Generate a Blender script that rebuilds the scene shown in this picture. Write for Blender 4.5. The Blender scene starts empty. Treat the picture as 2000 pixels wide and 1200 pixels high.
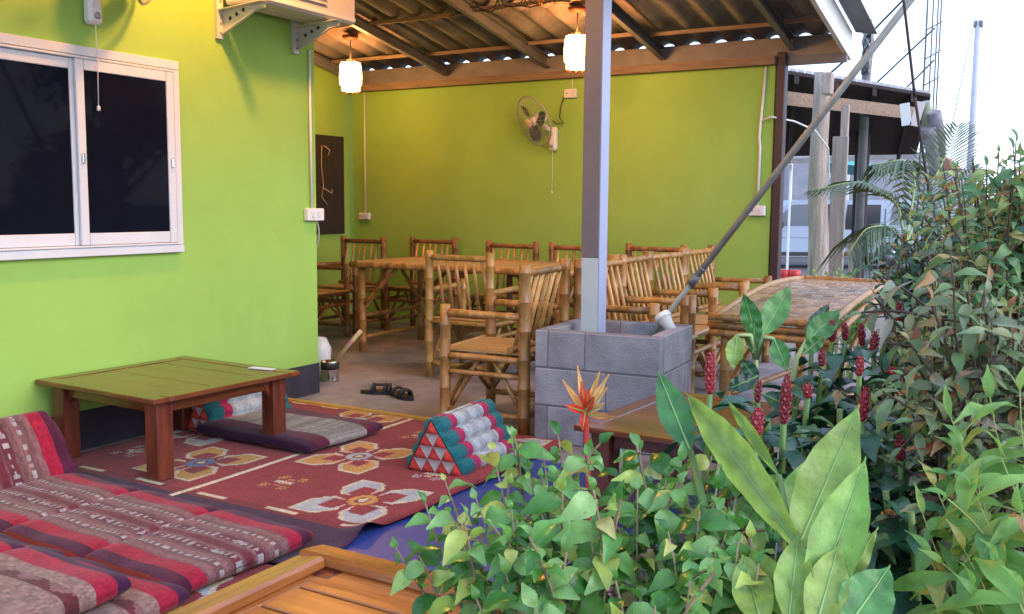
import bpy, math, random
import numpy as np
from mathutils import Vector, Matrix, Euler
random.seed(7); np.random.seed(7)
S = bpy.context.scene
COL = S.collection
R = math.radians
PI = math.pi

# ------------------------------------------------------------------ camera
cam_d = bpy.data.cameras.new('camera'); cam = bpy.data.objects.new('camera', cam_d); COL.objects.link(cam)
cam_d.sensor_width = 36.0; cam_d.lens = 36.0 * 1870.4 / 2000.0
cam_d.clip_start = 0.05; cam_d.clip_end = 2000
YAW, PITCH, ROLL = .527436, .106606, -.00821375
f = Vector((-math.sin(YAW) * math.cos(PITCH), math.cos(YAW) * math.cos(PITCH), -math.sin(PITCH)))
r0 = Vector((math.cos(YAW), math.sin(YAW), 0)); d0 = f.cross(r0)
right = math.cos(ROLL) * r0 + math.sin(ROLL) * d0
down = -math.sin(ROLL) * r0 + math.cos(ROLL) * d0
m = Matrix((right, -down, -f)).transposed().to_4x4()
m.translation = Vector((0, 0, 1.22))
cam.matrix_world = m
S.camera = cam

# ------------------------------------------------------------------ world, sun, exposure
w = bpy.data.worlds.new('World'); S.world = w; w.use_nodes = True
nt = w.node_tree; nt.nodes.clear()
sky = nt.nodes.new('ShaderNodeTexSky'); sky.sky_type = 'NISHITA'; sky.sun_disc = False
SUN_EL, SUN_AZ = R(28), R(92)
sky.sun_elevation = SUN_EL; sky.sun_rotation = SUN_AZ
sky.dust_density = 1.0; sky.air_density = 1.0; sky.ozone_density = 1.5
bg = nt.nodes.new('ShaderNodeBackground'); bg.inputs['Strength'].default_value = 0.15
wo = nt.nodes.new('ShaderNodeOutputWorld')
cl = nt.nodes.new('ShaderNodeMix'); cl.data_type = 'RGBA'; cl.inputs['Factor'].default_value = .55   # thin even cloud cover over the blue
cl.inputs['B'].default_value = (5.2, 6.2, 9.2, 1); nt.links.new(sky.outputs[0], cl.inputs['A'])
nt.links.new(cl.outputs['Result'], bg.inputs[0]); nt.links.new(bg.outputs[0], wo.inputs[0])
sd = bpy.data.lights.new('sun', 'SUN'); sd.energy = .85; sd.angle = R(45); sd.color = (1, .97, .93)
so = bpy.data.objects.new('sun', sd); COL.objects.link(so)
sv = Vector((math.sin(SUN_AZ) * math.cos(SUN_EL), math.cos(SUN_AZ) * math.cos(SUN_EL), math.sin(SUN_EL)))
so.rotation_euler = sv.to_track_quat('Z', 'Y').to_euler()
S.view_settings.view_transform = 'Standard'; S.view_settings.look = 'None'
S.view_settings.gamma = 1; S.view_settings.use_curve_mapping = False
S.view_settings.exposure = 1.32
LANTERN_POWER = 28.0

# ------------------------------------------------------------------ materials
MATS = {}
def mat(name, color, rough=.6, spec=.5, metal=0.0, var=.0, scale=8.0, color2=None, bump=0.0, bscale=60.0, stretch=(1, 1, 1), detail=4, transmission=0, coord='Object', objrand=0.0, coat=0.0, bdist=.01, rvar=0.0):
    if name in MATS: return MATS[name]
    mt = bpy.data.materials.new(name); mt.use_nodes = True
    n = mt.node_tree.nodes; l = mt.node_tree.links
    b = n['Principled BSDF']
    b.inputs['Roughness'].default_value = rough; b.inputs['Metallic'].default_value = metal
    b.inputs['Specular IOR Level'].default_value = spec
    b.inputs['Base Color'].default_value = (*color, 1)
    if coat: b.inputs['Coat Weight'].default_value = coat; b.inputs['Coat Roughness'].default_value = .15
    tc = n.new('ShaderNodeTexCoord'); mp = n.new('ShaderNodeMapping'); mp.inputs['Scale'].default_value = stretch
    l.new(tc.outputs[coord], mp.inputs['Vector'])
    oi = n.new('ShaderNodeObjectInfo')
    if objrand:
        vm = n.new('ShaderNodeVectorMath'); vm.operation = 'SCALE'; vm.inputs['Scale'].default_value = 40
        cb = n.new('ShaderNodeCombineXYZ'); l.new(oi.outputs['Random'], cb.inputs[0]); l.new(oi.outputs['Random'], cb.inputs[2])
        l.new(cb.outputs[0], vm.inputs[0]); l.new(vm.outputs[0], mp.inputs['Location'])
    if color2 is not None or var:
        no = n.new('ShaderNodeTexNoise'); no.inputs['Scale'].default_value = scale; no.inputs['Detail'].default_value = detail
        no.inputs['Roughness'].default_value = .62
        l.new(mp.outputs[0], no.inputs['Vector'])
        cr = n.new('ShaderNodeMapRange'); cr.inputs['From Min'].default_value = .32; cr.inputs['From Max'].default_value = .68
        l.new(no.outputs['Fac'], cr.inputs['Value'])
        c2 = color2 if color2 is not None else tuple(c * (1 - var) for c in color)
        mx = n.new('ShaderNodeMix'); mx.data_type = 'RGBA'
        mx.inputs['A'].default_value = (*c2, 1); mx.inputs['B'].default_value = (*color, 1)
        l.new(cr.outputs[0], mx.inputs['Factor'])
        out = mx.outputs['Result']
        if objrand:
            mr = n.new('ShaderNodeMapRange'); mr.inputs['To Min'].default_value = 1 - objrand; mr.inputs['To Max'].default_value = 1 + objrand
            l.new(oi.outputs['Random'], mr.inputs['Value'])
            sc = n.new('ShaderNodeVectorMath'); sc.operation = 'SCALE'
            l.new(out, sc.inputs[0]); l.new(mr.outputs[0], sc.inputs['Scale']); out = sc.outputs[0]
        l.new(out, b.inputs['Base Color'])
        if rvar:
            r2 = n.new('ShaderNodeMapRange'); r2.inputs['To Min'].default_value = rough + rvar; r2.inputs['To Max'].default_value = max(.05, rough - rvar)
            l.new(cr.outputs[0], r2.inputs['Value']); l.new(r2.outputs[0], b.inputs['Roughness'])
    if bump:
        nb = n.new('ShaderNodeTexNoise'); nb.inputs['Scale'].default_value = bscale; nb.inputs['Detail'].default_value = 5
        l.new(mp.outputs[0], nb.inputs['Vector'])
        bp = n.new('ShaderNodeBump'); bp.inputs['Strength'].default_value = bump; bp.inputs['Distance'].default_value = bdist
        l.new(nb.outputs['Fac'], bp.inputs['Height']); l.new(bp.outputs[0], b.inputs['Normal'])
    MATS[name] = mt
    return mt

def attr_mat(name, rough=.9, bump=.4, bscale=300, weave=None):
    mt = bpy.data.materials.new(name); mt.use_nodes = True
    n = mt.node_tree.nodes; l = mt.node_tree.links; b = n['Principled BSDF']
    b.inputs['Roughness'].default_value = rough; b.inputs['Specular IOR Level'].default_value = .2
    b.inputs['Sheen Weight'].default_value = .1
    a = n.new('ShaderNodeAttribute'); a.attribute_name = 'Col'
    tc = n.new('ShaderNodeTexCoord')
    no = n.new('ShaderNodeTexNoise'); no.inputs['Scale'].default_value = 14; no.inputs['Detail'].default_value = 8; no.inputs['Roughness'].default_value = .75
    l.new(tc.outputs['Object'], no.inputs['Vector'])
    mr = n.new('ShaderNodeMapRange'); mr.inputs['From Min'].default_value = .25; mr.inputs['From Max'].default_value = .75
    mr.inputs['To Min'].default_value = .7; mr.inputs['To Max'].default_value = 1.2
    l.new(no.outputs['Fac'], mr.inputs['Value'])
    sc = n.new('ShaderNodeVectorMath'); sc.operation = 'SCALE'; l.new(a.outputs['Color'], sc.inputs[0]); l.new(mr.outputs[0], sc.inputs['Scale'])
    l.new(sc.outputs[0], b.inputs['Base Color'])
    if weave:
        wv = n.new('ShaderNodeTexWave'); wv.inputs['Scale'].default_value = weave; wv.inputs['Distortion'].default_value = 1.2; wv.bands_direction = 'Y'
        l.new(tc.outputs['Object'], wv.inputs['Vector']); h = wv.outputs['Fac']
    else:
        nb = n.new('ShaderNodeTexNoise'); nb.inputs['Scale'].default_value = bscale; l.new(tc.outputs['Object'], nb.inputs['Vector']); h = nb.outputs['Fac']
    bp = n.new('ShaderNodeBump'); bp.inputs['Strength'].default_value = bump; bp.inputs['Distance'].default_value = .003
    l.new(h, bp.inputs['Height']); l.new(bp.outputs[0], b.inputs['Normal'])
    return mt

def leaf_mat(name, stops, rough=.45, transl=.35, vein=True):
    mt = bpy.data.materials.new(name); mt.use_nodes = True
    n = mt.node_tree.nodes; l = mt.node_tree.links; b = n['Principled BSDF']
    b.inputs['Roughness'].default_value = rough; b.inputs['Specular IOR Level'].default_value = .5
    oi = n.new('ShaderNodeObjectInfo'); g = n.new('ShaderNodeNewGeometry')
    ad = n.new('ShaderNodeMath'); ad.operation = 'ADD'; l.new(oi.outputs['Random'], ad.inputs[0]); l.new(g.outputs['Random Per Island'], ad.inputs[1])
    fr = n.new('ShaderNodeMath'); fr.operation = 'FRACT'; l.new(ad.outputs[0], fr.inputs[0])
    cr = n.new('ShaderNodeValToRGB'); e = cr.color_ramp.elements
    while len(e) > 1: e.remove(e[-1])
    e[0].position = stops[0][0]; e[0].color = (*stops[0][1], 1)
    for p, c in stops[1:]:
        k = e.new(p); k.color = (*c, 1)
    l.new(fr.outputs[0], cr.inputs['Fac'])
    tc = n.new('ShaderNodeTexCoord'); no = n.new('ShaderNodeTexNoise'); no.inputs['Scale'].default_value = 30; no.inputs['Detail'].default_value = 4
    l.new(tc.outputs['Object'], no.inputs['Vector'])
    mr = n.new('ShaderNodeMapRange'); mr.inputs['From Min'].default_value = .3; mr.inputs['From Max'].default_value = .7
    mr.inputs['To Min'].default_value = .72; mr.inputs['To Max'].default_value = 1.25; l.new(no.outputs['Fac'], mr.inputs['Value'])
    sc = n.new('ShaderNodeVectorMath'); sc.operation = 'SCALE'; l.new(cr.outputs['Color'], sc.inputs[0]); l.new(mr.outputs[0], sc.inputs['Scale'])
    n3 = n.new('ShaderNodeTexNoise'); n3.inputs['Scale'].default_value = 110; n3.inputs['Detail'].default_value = 2; l.new(tc.outputs['Object'], n3.inputs['Vector'])
    m3 = n.new('ShaderNodeMapRange'); m3.inputs['From Min'].default_value = .66; m3.inputs['From Max'].default_value = .74; m3.inputs['To Max'].default_value = .7; l.new(n3.outputs['Fac'], m3.inputs['Value'])
    mb_ = n.new('ShaderNodeMix'); mb_.data_type = 'RGBA'; mb_.inputs['B'].default_value = (.22, .14, .05, 1)
    l.new(m3.outputs[0], mb_.inputs['Factor']); l.new(sc.outputs[0], mb_.inputs['A']); l.new(mb_.outputs['Result'], b.inputs['Base Color'])
    bp = n.new('ShaderNodeBump'); bp.inputs['Strength'].default_value = .35; bp.inputs['Distance'].default_value = .004
    n2 = n.new('ShaderNodeTexNoise'); n2.inputs['Scale'].default_value = 90; l.new(tc.outputs['Object'], n2.inputs['Vector'])
    l.new(n2.outputs['Fac'], bp.inputs['Height']); l.new(bp.outputs[0], b.inputs['Normal'])
    tr = n.new('ShaderNodeBsdfTranslucent'); l.new(sc.outputs[0], tr.inputs['Color'])
    ms = n.new('ShaderNodeMixShader'); ms.inputs[0].default_value = transl
    l.new(b.outputs[0], ms.inputs[1]); l.new(tr.outputs[0], ms.inputs[2]); l.new(ms.outputs[0], n['Material Output'].inputs[0])
    return mt

M = {}
M['wall'] = mat('green_paint', (.31, .52, .105), .75, .3, color2=(.275, .46, .088), scale=2.2, bump=.25, bscale=140, bdist=.003, detail=8)
M['band'] = mat('dark_band_paint', (.022, .018, .03), .6, color2=(.035, .03, .045), scale=6, bump=.2, bscale=80)
M['concrete'] = mat('concrete_floor', (.33, .31, .33), .7, .35, color2=(.15, .125, .125), scale=2.2, detail=10, bump=.35, bscale=45, bdist=.006)
M['soil'] = mat('soil', (.035, .025, .018), .95, .2, color2=(.015, .011, .008), scale=14, detail=10, bump=1, bscale=30, bdist=.04)
M['ground'] = mat('ground', (.25, .22, .18), .9, .2, color2=(.14, .13, .10), scale=.8, detail=10, bump=.5, bscale=8, bdist=.03)
M['bamboo'] = mat('bamboo', (.41, .21, .065), .4, .45, color2=(.20, .09, .026), scale=9, stretch=(3, 3, 1.2), detail=6, bump=.15, bscale=50, objrand=.3, bdist=.004)
M['bamboo_red'] = mat('bamboo_ruddy', (.36, .15, .055), .38, .5, color2=(.17, .065, .028), scale=9, stretch=(3, 3, 1.2), detail=6, bump=.15, bscale=50, objrand=.25, bdist=.004)
M['bamboo_pale'] = mat('bamboo_pale', (.56, .34, .13), .4, .5, color2=(.36, .19, .06), scale=12, detail=6, bump=.1, bscale=60, objrand=.25)
M['bamboo_green'] = mat('bamboo_greenish', (.40, .20, .055), .36, .5, color2=(.20, .14, .045), scale=10, detail=6, objrand=.2)
M['split'] = mat('split_bamboo', (.48, .30, .13), .42, .5, color2=(.3, .16, .06), scale=25, stretch=(1, 8, 1), detail=5, objrand=.3, bump=.2)
M['wood'] = mat('varnished_wood', (.19, .055, .017), .24, .5, color2=(.08, .02, .008), scale=3.2, stretch=(1.2, 14, 14), detail=9, objrand=.28, bump=.12, bscale=20, bdist=.004, coat=.35)
M['wood_y'] = mat('varnished_wood_crosswise', (.18, .055, .018), .24, .5, color2=(.075, .02, .008), scale=3.2, stretch=(14, 1.2, 14), detail=9, objrand=.2, bump=.12, bscale=20, bdist=.004, coat=.35)
M['wood_red'] = mat('reddish_wood', (.20, .045, .02), .3, .5, color2=(.07, .016, .01), scale=3, stretch=(10, 10, 1.2), detail=9, objrand=.2, bump=.15, bscale=25, coat=.25)
M['wood_light'] = mat('orange_pine', (.48, .17, .038), .26, .5, color2=(.24, .065, .015), scale=2.6, stretch=(1.2, 12, 12), detail=9, objrand=.28, bump=.15, bscale=18, coat=.4)
M['wood_light_y'] = mat('orange_pine_crosswise', (.44, .155, .038), .26, .5, color2=(.22, .065, .015), scale=2.6, stretch=(12, 1.2, 12), detail=9, objrand=.2, bump=.15, bscale=18, coat=.4)
M['timber'] = mat('roof_timber', (.30, .21, .15), .7, .3, color2=(.18, .12, .08), scale=4, stretch=(1, 10, 10), detail=8, bump=.2)
M['steel'] = mat('grey_steel', (.17, .17, .18), .5, .5, color2=(.12, .12, .13), scale=5, bump=.05)
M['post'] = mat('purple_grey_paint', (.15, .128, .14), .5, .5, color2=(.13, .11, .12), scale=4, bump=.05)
M['post_skylit'] = mat('post_skylight_tint', (.33, .36, .5), .5, .5, color2=(.3, .33, .46), scale=5)  # post colour with bluish sky light put into it
M['colpaint'] = mat('dark_brown_paint', (.05, .022, .025), .5, .5, color2=(.035, .017, .02), scale=4)
M['pale'] = mat('pale_post_foot', (.46, .54, .55), .6, .4, color2=(.4, .48, .5), scale=6)
M['sheet'] = mat('fibre_cement', (.24, .23, .225), .85, .2, color2=(.125, .12, .12), scale=3, detail=10, bump=.4, bscale=60, objrand=.12)
M['white'] = mat('white_paint', (.78, .78, .76), .45, .5, color2=(.7, .7, .69), scale=5)
M['frame'] = mat('window_frame_white', (.66, .66, .68), .35, .5, color2=(.6, .6, .62), scale=4)
M['plastic'] = mat('white_plastic', (.74, .73, .72), .35, .5, color2=(.68, .67, .66), scale=6)
M['greyplastic'] = mat('grey_plastic', (.3, .32, .36), .4)
M['black'] = mat('black_rubber', (.02, .02, .022), .6)
M['cord'] = mat('dark_cord', (.03, .028, .03), .6)
M['block'] = mat('cement_block', (.34, .33, .35), .9, .2, color2=(.20, .19, .205), scale=6, detail=14, bump=.9, bscale=110, bdist=.006, objrand=.1)
M['mortar'] = mat('mortar', (.22, .21, .22), .95, .1, color2=(.15, .145, .15), scale=20, bump=.7, bscale=90)
M['galv'] = mat('galvanised_steel', (.34, .36, .33), .45, .5, metal=.15, color2=(.22, .23, .21), scale=12, detail=8)
M['tarp'] = mat('blue_tarp', (.035, .06, .25), .4, .5, color2=(.028, .048, .2), scale=5, bump=.3, bscale=14, bdist=.01)
M['chrome'] = mat('chrome', (.6, .6, .62), .15, metal=1)
M['drift'] = mat('weathered_log', (.55, .46, .41), .85, .2, color2=(.34, .26, .22), scale=4, stretch=(8, 8, .8), detail=10, bump=.8, bscale=20, bdist=.02)
M['plank'] = mat('weathered_board', (.42, .36, .33), .8, .2, color2=(.28, .22, .19), scale=4, stretch=(8, 8, .6), detail=10, bump=.4)
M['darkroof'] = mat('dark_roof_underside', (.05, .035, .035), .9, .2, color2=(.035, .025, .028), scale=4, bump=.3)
M['tin'] = mat('tin_roof', (.3, .3, .34), .5, .5, metal=.3, color2=(.2, .2, .24), scale=3)
M['van'] = mat('silver_van_paint', (.30, .37, .48), .3, .5, metal=.1, coat=.4, color2=(.28, .35, .46), scale=2)
M['glassdark'] = mat('dark_car_glass', (.02, .025, .035), .08, .5)
M['paleglass'] = mat('grey_car_glass', (.12, .14, .17), .12, .5)
M['purplewall'] = mat('lilac_wall', (.55, .5, .62), .8, color2=(.5, .45, .57), scale=2)
M['redroof'] = mat('red_roof', (.5, .1, .08), .7, color2=(.4, .08, .06), scale=6)
M['teal'] = mat('teal_sheet', (.1, .42, .42), .6, color2=(.08, .36, .36), scale=6)
M['greywall'] = mat('grey_wall', (.28, .29, .33), .85, color2=(.2, .21, .25), scale=2)
M['redplastic'] = mat('red_plastic', (.5, .03, .03), .4)
M['stem'] = mat('green_stem', (.14, .26, .06), .5, color2=(.09, .17, .04), scale=20)
M['palestem'] = mat('pale_stem', (.36, .46, .2), .5, color2=(.28, .38, .15), scale=20)
M['bark'] = mat('pale_bark', (.30, .22, .13), .8, color2=(.18, .12, .07), scale=30, bump=.4)
M['darkbark'] = mat('dark_bark', (.09, .06, .04), .85, color2=(.05, .035, .025), scale=20, bump=.6)
M['shutter'] = mat('dark_shutter_wood', (.035, .018, .016), .55, color2=(.02, .011, .01), scale=4, stretch=(10, 10, 1), detail=7, bump=.2)
M['lanternwood'] = mat('lantern_wood', (.12, .045, .02), .6)
M['yellow'] = mat('yellow_trim', (.55, .32, .06), .7, color2=(.45, .25, .05), scale=20)
M['cloth'] = attr_mat('woven_cloth', .88, .35, 420)
M['rugm'] = attr_mat('woven_rug', .92, .6, 300, weave=38)
M['tealcloth'] = mat('teal_cloth', (.02, .14, .15), .85, .2, color2=(.015, .11, .12), scale=30, bump=.3, bscale=300)
M['redcloth'] = mat('red_cloth', (.5, .05, .035), .8, .2, color2=(.4, .035, .03), scale=30, bump=.3, bscale=300)
M['whitecloth'] = mat('white_cloth', (.52, .47, .42), .85, .2, color2=(.45, .40, .36), scale=30, bump=.3, bscale=300)
M['paper'] = mat('white_paper', (.75, .75, .78), .7)
def emis(name, col, st):
    mt = bpy.data.materials.new(name); mt.use_nodes = True
    b = mt.node_tree.nodes['Principled BSDF']; b.inputs['Base Color'].default_value = (*col, 1)
    b.inputs['Emission Color'].default_value = (*col, 1); b.inputs['Emission Strength'].default_value = st
    return mt
M['glow'] = emis('lit_lantern_paper', (1.0, .47, .15), LANTERN_POWER)
M['glow_bright'] = emis('bright_lantern_paper', (1.0, .42, .10), LANTERN_POWER * 16.0)
# dark tinted window glass
g_ = bpy.data.materials.new('tinted_glass'); g_.use_nodes = True
b_ = g_.node_tree.nodes['Principled BSDF']; b_.inputs['Base Color'].default_value = (.006, .007, .014, 1); b_.inputs['Roughness'].default_value = .04
b_.inputs['IOR'].default_value = 1.12
M['glass'] = g_

# ------------------------------------------------------------------ mesh helpers
class MB:
    def __init__(s): s.v = []; s.f = []; s.c = None; s.sm = []; s.mi = []
    def add(s, v, f, smooth=False, mi=0):
        o = len(s.v); s.v.extend([tuple(p) for p in v]); s.f.extend([tuple(i + o for i in q) for q in f]); s.sm.extend([smooth] * len(f)); s.mi.extend([mi] * len(f)); return s
    def box(s, c, d, rot=None, bev=0.0, mi=0):
        x, y, z = d[0] / 2, d[1] / 2, d[2] / 2
        if bev <= 0:
            v = [(-x, -y, -z), (x, -y, -z), (x, y, -z), (-x, y, -z), (-x, -y, z), (x, -y, z), (x, y, z), (-x, y, z)]
            fs = [(0, 3, 2, 1), (4, 5, 6, 7), (0, 1, 5, 4), (1, 2, 6, 5), (2, 3, 7, 6), (3, 0, 4, 7)]
        else:
            b = min(bev, x * .9, y * .9, z * .9)
            v = []; idx = {}
            for sx in (-1, 1):
                for sy in (-1, 1):
                    for sz in (-1, 1):
                        for a in range(3):
                            p = [sx * (x - b), sy * (y - b), sz * (z - b)]
                            p[a] = (sx * x, sy * y, sz * z)[a]
                            idx[(sx, sy, sz, a)] = len(v); v.append(tuple(p))
            fs = []
            I = idx
            for a in range(3):
                o1, o2 = [(1, 2), (2, 0), (0, 1)][a]
                for sg in (-1, 1):
                    q = []
                    for (p1, p2) in ((-1, -1), (1, -1), (1, 1), (-1, 1)):
                        k = [0, 0, 0]; k[a] = sg; k[o1] = p1; k[o2] = p2
                        q.append(I[(*k, a)])
                    fs.append(tuple(q if sg > 0 else q[::-1]))
            for a in range(3):   # edges along axis a
                o1, o2 = [(1, 2), (2, 0), (0, 1)][a]
                for p1 in (-1, 1):
                    for p2 in (-1, 1):
                        k0 = [0, 0, 0]; k0[a] = -1; k0[o1] = p1; k0[o2] = p2
                        k1 = list(k0); k1[a] = 1
                        q = [I[(*k0, o1)], I[(*k1, o1)], I[(*k1, o2)], I[(*k0, o2)]]
                        fs.append(tuple(q if p1 * p2 < 0 else q[::-1]))
            for sx in (-1, 1):
                for sy in (-1, 1):
                    for sz in (-1, 1):
                        q = [I[(sx, sy, sz, 0)], I[(sx, sy, sz, 1)], I[(sx, sy, sz, 2)]]
                        fs.append(tuple(q if sx * sy * sz > 0 else q[::-1]))
        m = Matrix.Translation(Vector(c))
        if rot is not None: m = m @ (rot.to_4x4() if not isinstance(rot, (tuple, list)) else Euler(rot).to_matrix().to_4x4())
        return s.add([m @ Vector(p) for p in v], fs, False, mi)
    def tube(s, pts, rad, n=8, cap=True, smooth=True, mi=0):
        pts = [Vector(p) for p in pts]
        if not isinstance(rad, (list, tuple)): rad = [rad] * len(pts)
        v = []; fs = []
        prev = None
        for i, p in enumerate(pts):
            t = (pts[min(i + 1, len(pts) - 1)] - pts[max(i - 1, 0)])
            if t.length < 1e-9: t = Vector((0, 0, 1))
            t.normalize()
            if prev is None:
                a = Vector((1, 0, 0)) if abs(t.x) < .7 else Vector((0, 1, 0))
                u = t.cross(a).normalized()
            else:
                u = (prev - t * prev.dot(t)); u = u.normalized() if u.length > 1e-6 else t.orthogonal().normalized()
            prev = u; w_ = t.cross(u)
            for k in range(n):
                an = 2 * PI * k / n
                v.append(p + (u * math.cos(an) + w_ * math.sin(an)) * rad[i])
        for i in range(len(pts) - 1):
            for k in range(n):
                a = i * n + k; b = i * n + (k + 1) % n
                fs.append((a, b, b + n, a + n))
        s.add(v, fs, smooth, mi)
        if cap:
            o = len(s.v) - len(v)
            s.f.append(tuple(o + k for k in range(n))[::-1]); s.sm.append(False); s.mi.append(mi)
            e = o + (len(pts) - 1) * n
            s.f.append(tuple(e + k for k in range(n))); s.sm.append(False); s.mi.append(mi)
        return s
    def culm(s, a, b, r, n=8, node=.16, mi=0, taper=.93, wob=0.0):
        a = Vector(a); b = Vector(b); L = (b - a).length; k = max(1, round(L / node)); pts = []; rr = []
        jit = random.uniform(.25, .75)
        pts.append(a); rr.append(r)
        for i in range(k):
            t = (i + jit) / k
            if t * L < .012 or (1 - t) * L < .012: continue
            for dt, g in ((-.006, .99), (-.002, 1.07), (.003, 1.07), (.007, .985)):
                tt = t + dt / L; pts.append(a.lerp(b, tt)); rr.append(r * g * (1 - (1 - taper) * tt))
        pts.append(b); rr.append(r * taper)
        return s.tube(pts, rr, n, mi=mi)
    def lathe(s, prof, c=(0, 0, 0), n=16, rot=None, smooth=True, mi=0):
        v = []; fs = []
        for (r, z) in prof:
            for k in range(n):
                an = 2 * PI * k / n; v.append(Vector((r * math.cos(an), r * math.sin(an), z)))
        for i in range(len(prof) - 1):
            for k in range(n):
                a = i * n + k; b = i * n + (k + 1) % n; fs.append((a, b, b + n, a + n))
        m = Matrix.Translation(Vector(c))
        if rot is not None: m = m @ (Euler(rot).to_matrix().to_4x4() if isinstance(rot, (tuple, list)) else rot.to_4x4())
        return s.add([m @ p for p in v], fs, smooth, mi)
    def prism(s, poly, axis, a, b, mi=0):
        """poly of 2D points extruded along axis ('x','y','z') from a to b"""
        n = len(poly)
        def P(p, t): return {'x': (t, p[0], p[1]), 'y': (p[0], t, p[1]), 'z': (p[0], p[1], t)}[axis]
        v = [P(p, a) for p in poly] + [P(p, b) for p in poly]
        fs = [tuple(range(n))[::-1], tuple(range(n, 2 * n))] + [(i, (i + 1) % n, (i + 1) % n + n, i + n) for i in range(n)]
        return s.add(v, fs, False, mi)
    def torus(s, c, R_, r, n=24, k=6, rot=None, mi=0):
        m = Matrix.Translation(Vector(c))
        if rot is not None: m = m @ (rot.to_4x4() if isinstance(rot, Matrix) else Euler(rot).to_matrix().to_4x4())
        v = []; fs = []
        for i in range(n):
            a = 2 * PI * i / n
            for j in range(k):
                b = 2 * PI * j / k
                v.append(m @ Vector(((R_ + r * math.cos(b)) * math.cos(a), (R_ + r * math.cos(b)) * math.sin(a), r * math.sin(b))))
        for i in range(n):
            for j in range(k):
                fs.append((i * k + j, ((i + 1) % n) * k + j, ((i + 1) % n) * k + (j + 1) % k, i * k + (j + 1) % k))
        return s.add(v, fs, True, mi)
    def mesh(s, name, mats):
        me = bpy.data.meshes.new(name); me.from_pydata(s.v, [], s.f)
        if not isinstance(mats, (list, tuple)): mats = [mats]
        for q in mats: me.materials.append(q)
        me.polygons.foreach_set('use_smooth', s.sm)
        if len(mats) > 1: me.polygons.foreach_set('material_index', s.mi)
        me.update(); return me
    def build(s, name, mats, parent=None, **k):
        return link(name, s.mesh(name, mats), parent, **k)

def link(name, me, parent=None, loc=None, rot=None, kind=None, mw=None):
    o = bpy.data.objects.new(name, me); COL.objects.link(o)
    if parent is not None: o.parent = parent
    if loc is not None: o.location = loc
    if rot is not None: o.rotation_euler = rot
    if mw is not None: o.matrix_local = mw
    if kind: o['kind'] = kind
    return o
def tag(o, label, cat, group=None, kind=None):
    if label: o['label'] = label
    if cat: o['category'] = cat
    if group: o['group'] = group
    if kind: o['kind'] = kind
    return o
def thing(name, label, cat, loc=(0, 0, 0), rotz=0.0, group=None, rot=None):
    o = bpy.data.objects.new(name, None); COL.objects.link(o); o.location = loc
    o.rotation_euler = rot if rot is not None else (0, 0, rotz); o.empty_display_size = .1
    return tag(o, label, cat, group)
def kids(o): return KIDS.get(o, [])
def dup(root, loc=None, rotz=None, label=None):
    def cp(o, par):
        c = o.copy(); COL.objects.link(c)
        if par is not None: c.parent = par
        for ch in list(o.children): cp(ch, c)
        return c
    r = cp(root, None)
    if loc is not None: r.location = loc
    if rotz is not None: r.rotation_euler = (0, 0, rotz)
    if label: r['label'] = label
    return r
GR = np.random.uniform(.80, 1.18, 4096)
def surf(name, nu, nv, pos, col, material, parent=None, smooth=True, facecol=True):
    """grid surface; pos(u,v)->xyz, col(u,v)->rgb, u,v in 0..1"""
    us = np.linspace(0, 1, nu + 1); vs = np.linspace(0, 1, nv + 1)
    V = [pos(u, v) for v in vs for u in us]
    F = [(j * (nu + 1) + i, j * (nu + 1) + i + 1, (j + 1) * (nu + 1) + i + 1, (j + 1) * (nu + 1) + i) for j in range(nv) for i in range(nu)]
    me = bpy.data.meshes.new(name); me.from_pydata(V, [], F); me.materials.append(material)
    ca = me.color_attributes.new('Col', 'FLOAT_COLOR', 'CORNER')
    C = np.ones((len(F) * 4, 4), dtype=np.float32); k = 0
    for j in range(nv):
        for i in range(nu):
            C[k:k + 4, :3] = np.array(col((i + .5) / nu, (j + .5) / nv)) * GR[(i * 7919 + j * 104729) % 4096]; k += 4
    ca.data.foreach_set('color', C.ravel())
    me.polygons.foreach_set('use_smooth', [smooth] * len(F)); me.update()
    return link(name, me, parent)

# ------------------------------------------------------------------ SETTING
def sheet(name, x0, x1, y0, y1, z, m, nx=1, ny=1, amp=0.0):
    b = MB(); v = []
    for j in range(ny + 1):
        for i in range(nx + 1):
            v.append((x0 + (x1 - x0) * i / nx, y0 + (y1 - y0) * j / ny, z + (random.uniform(-amp, amp) if amp else 0)))
    b.add(v, [(j * (nx + 1) + i, j * (nx + 1) + i + 1, (j + 1) * (nx + 1) + i + 1, (j + 1) * (nx + 1) + i) for j in range(ny) for i in range(nx)], amp > 0)
    return b.build(name, m, kind='structure')
sheet('ground', -400, 400, -200, 1200, -.32, M['ground'])
sheet('garden_soil', -1.22, 5.5, -.5, 8.6, -.06, M['soil'], 70, 90, .018)
pf = MB().box((-4.2, 3.65, -.16), (6.0, 9.3, .32)); pf.build('patio_floor', M['concrete'], kind='structure')
sheet('road', -60, 40, 21, 34, -.316, mat('asphalt', (.1, .1, .105), .9, color2=(.07, .07, .073), scale=6, bump=.4))

def roofz(y): return 2.58 + .18 * (8.05 - y)
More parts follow.
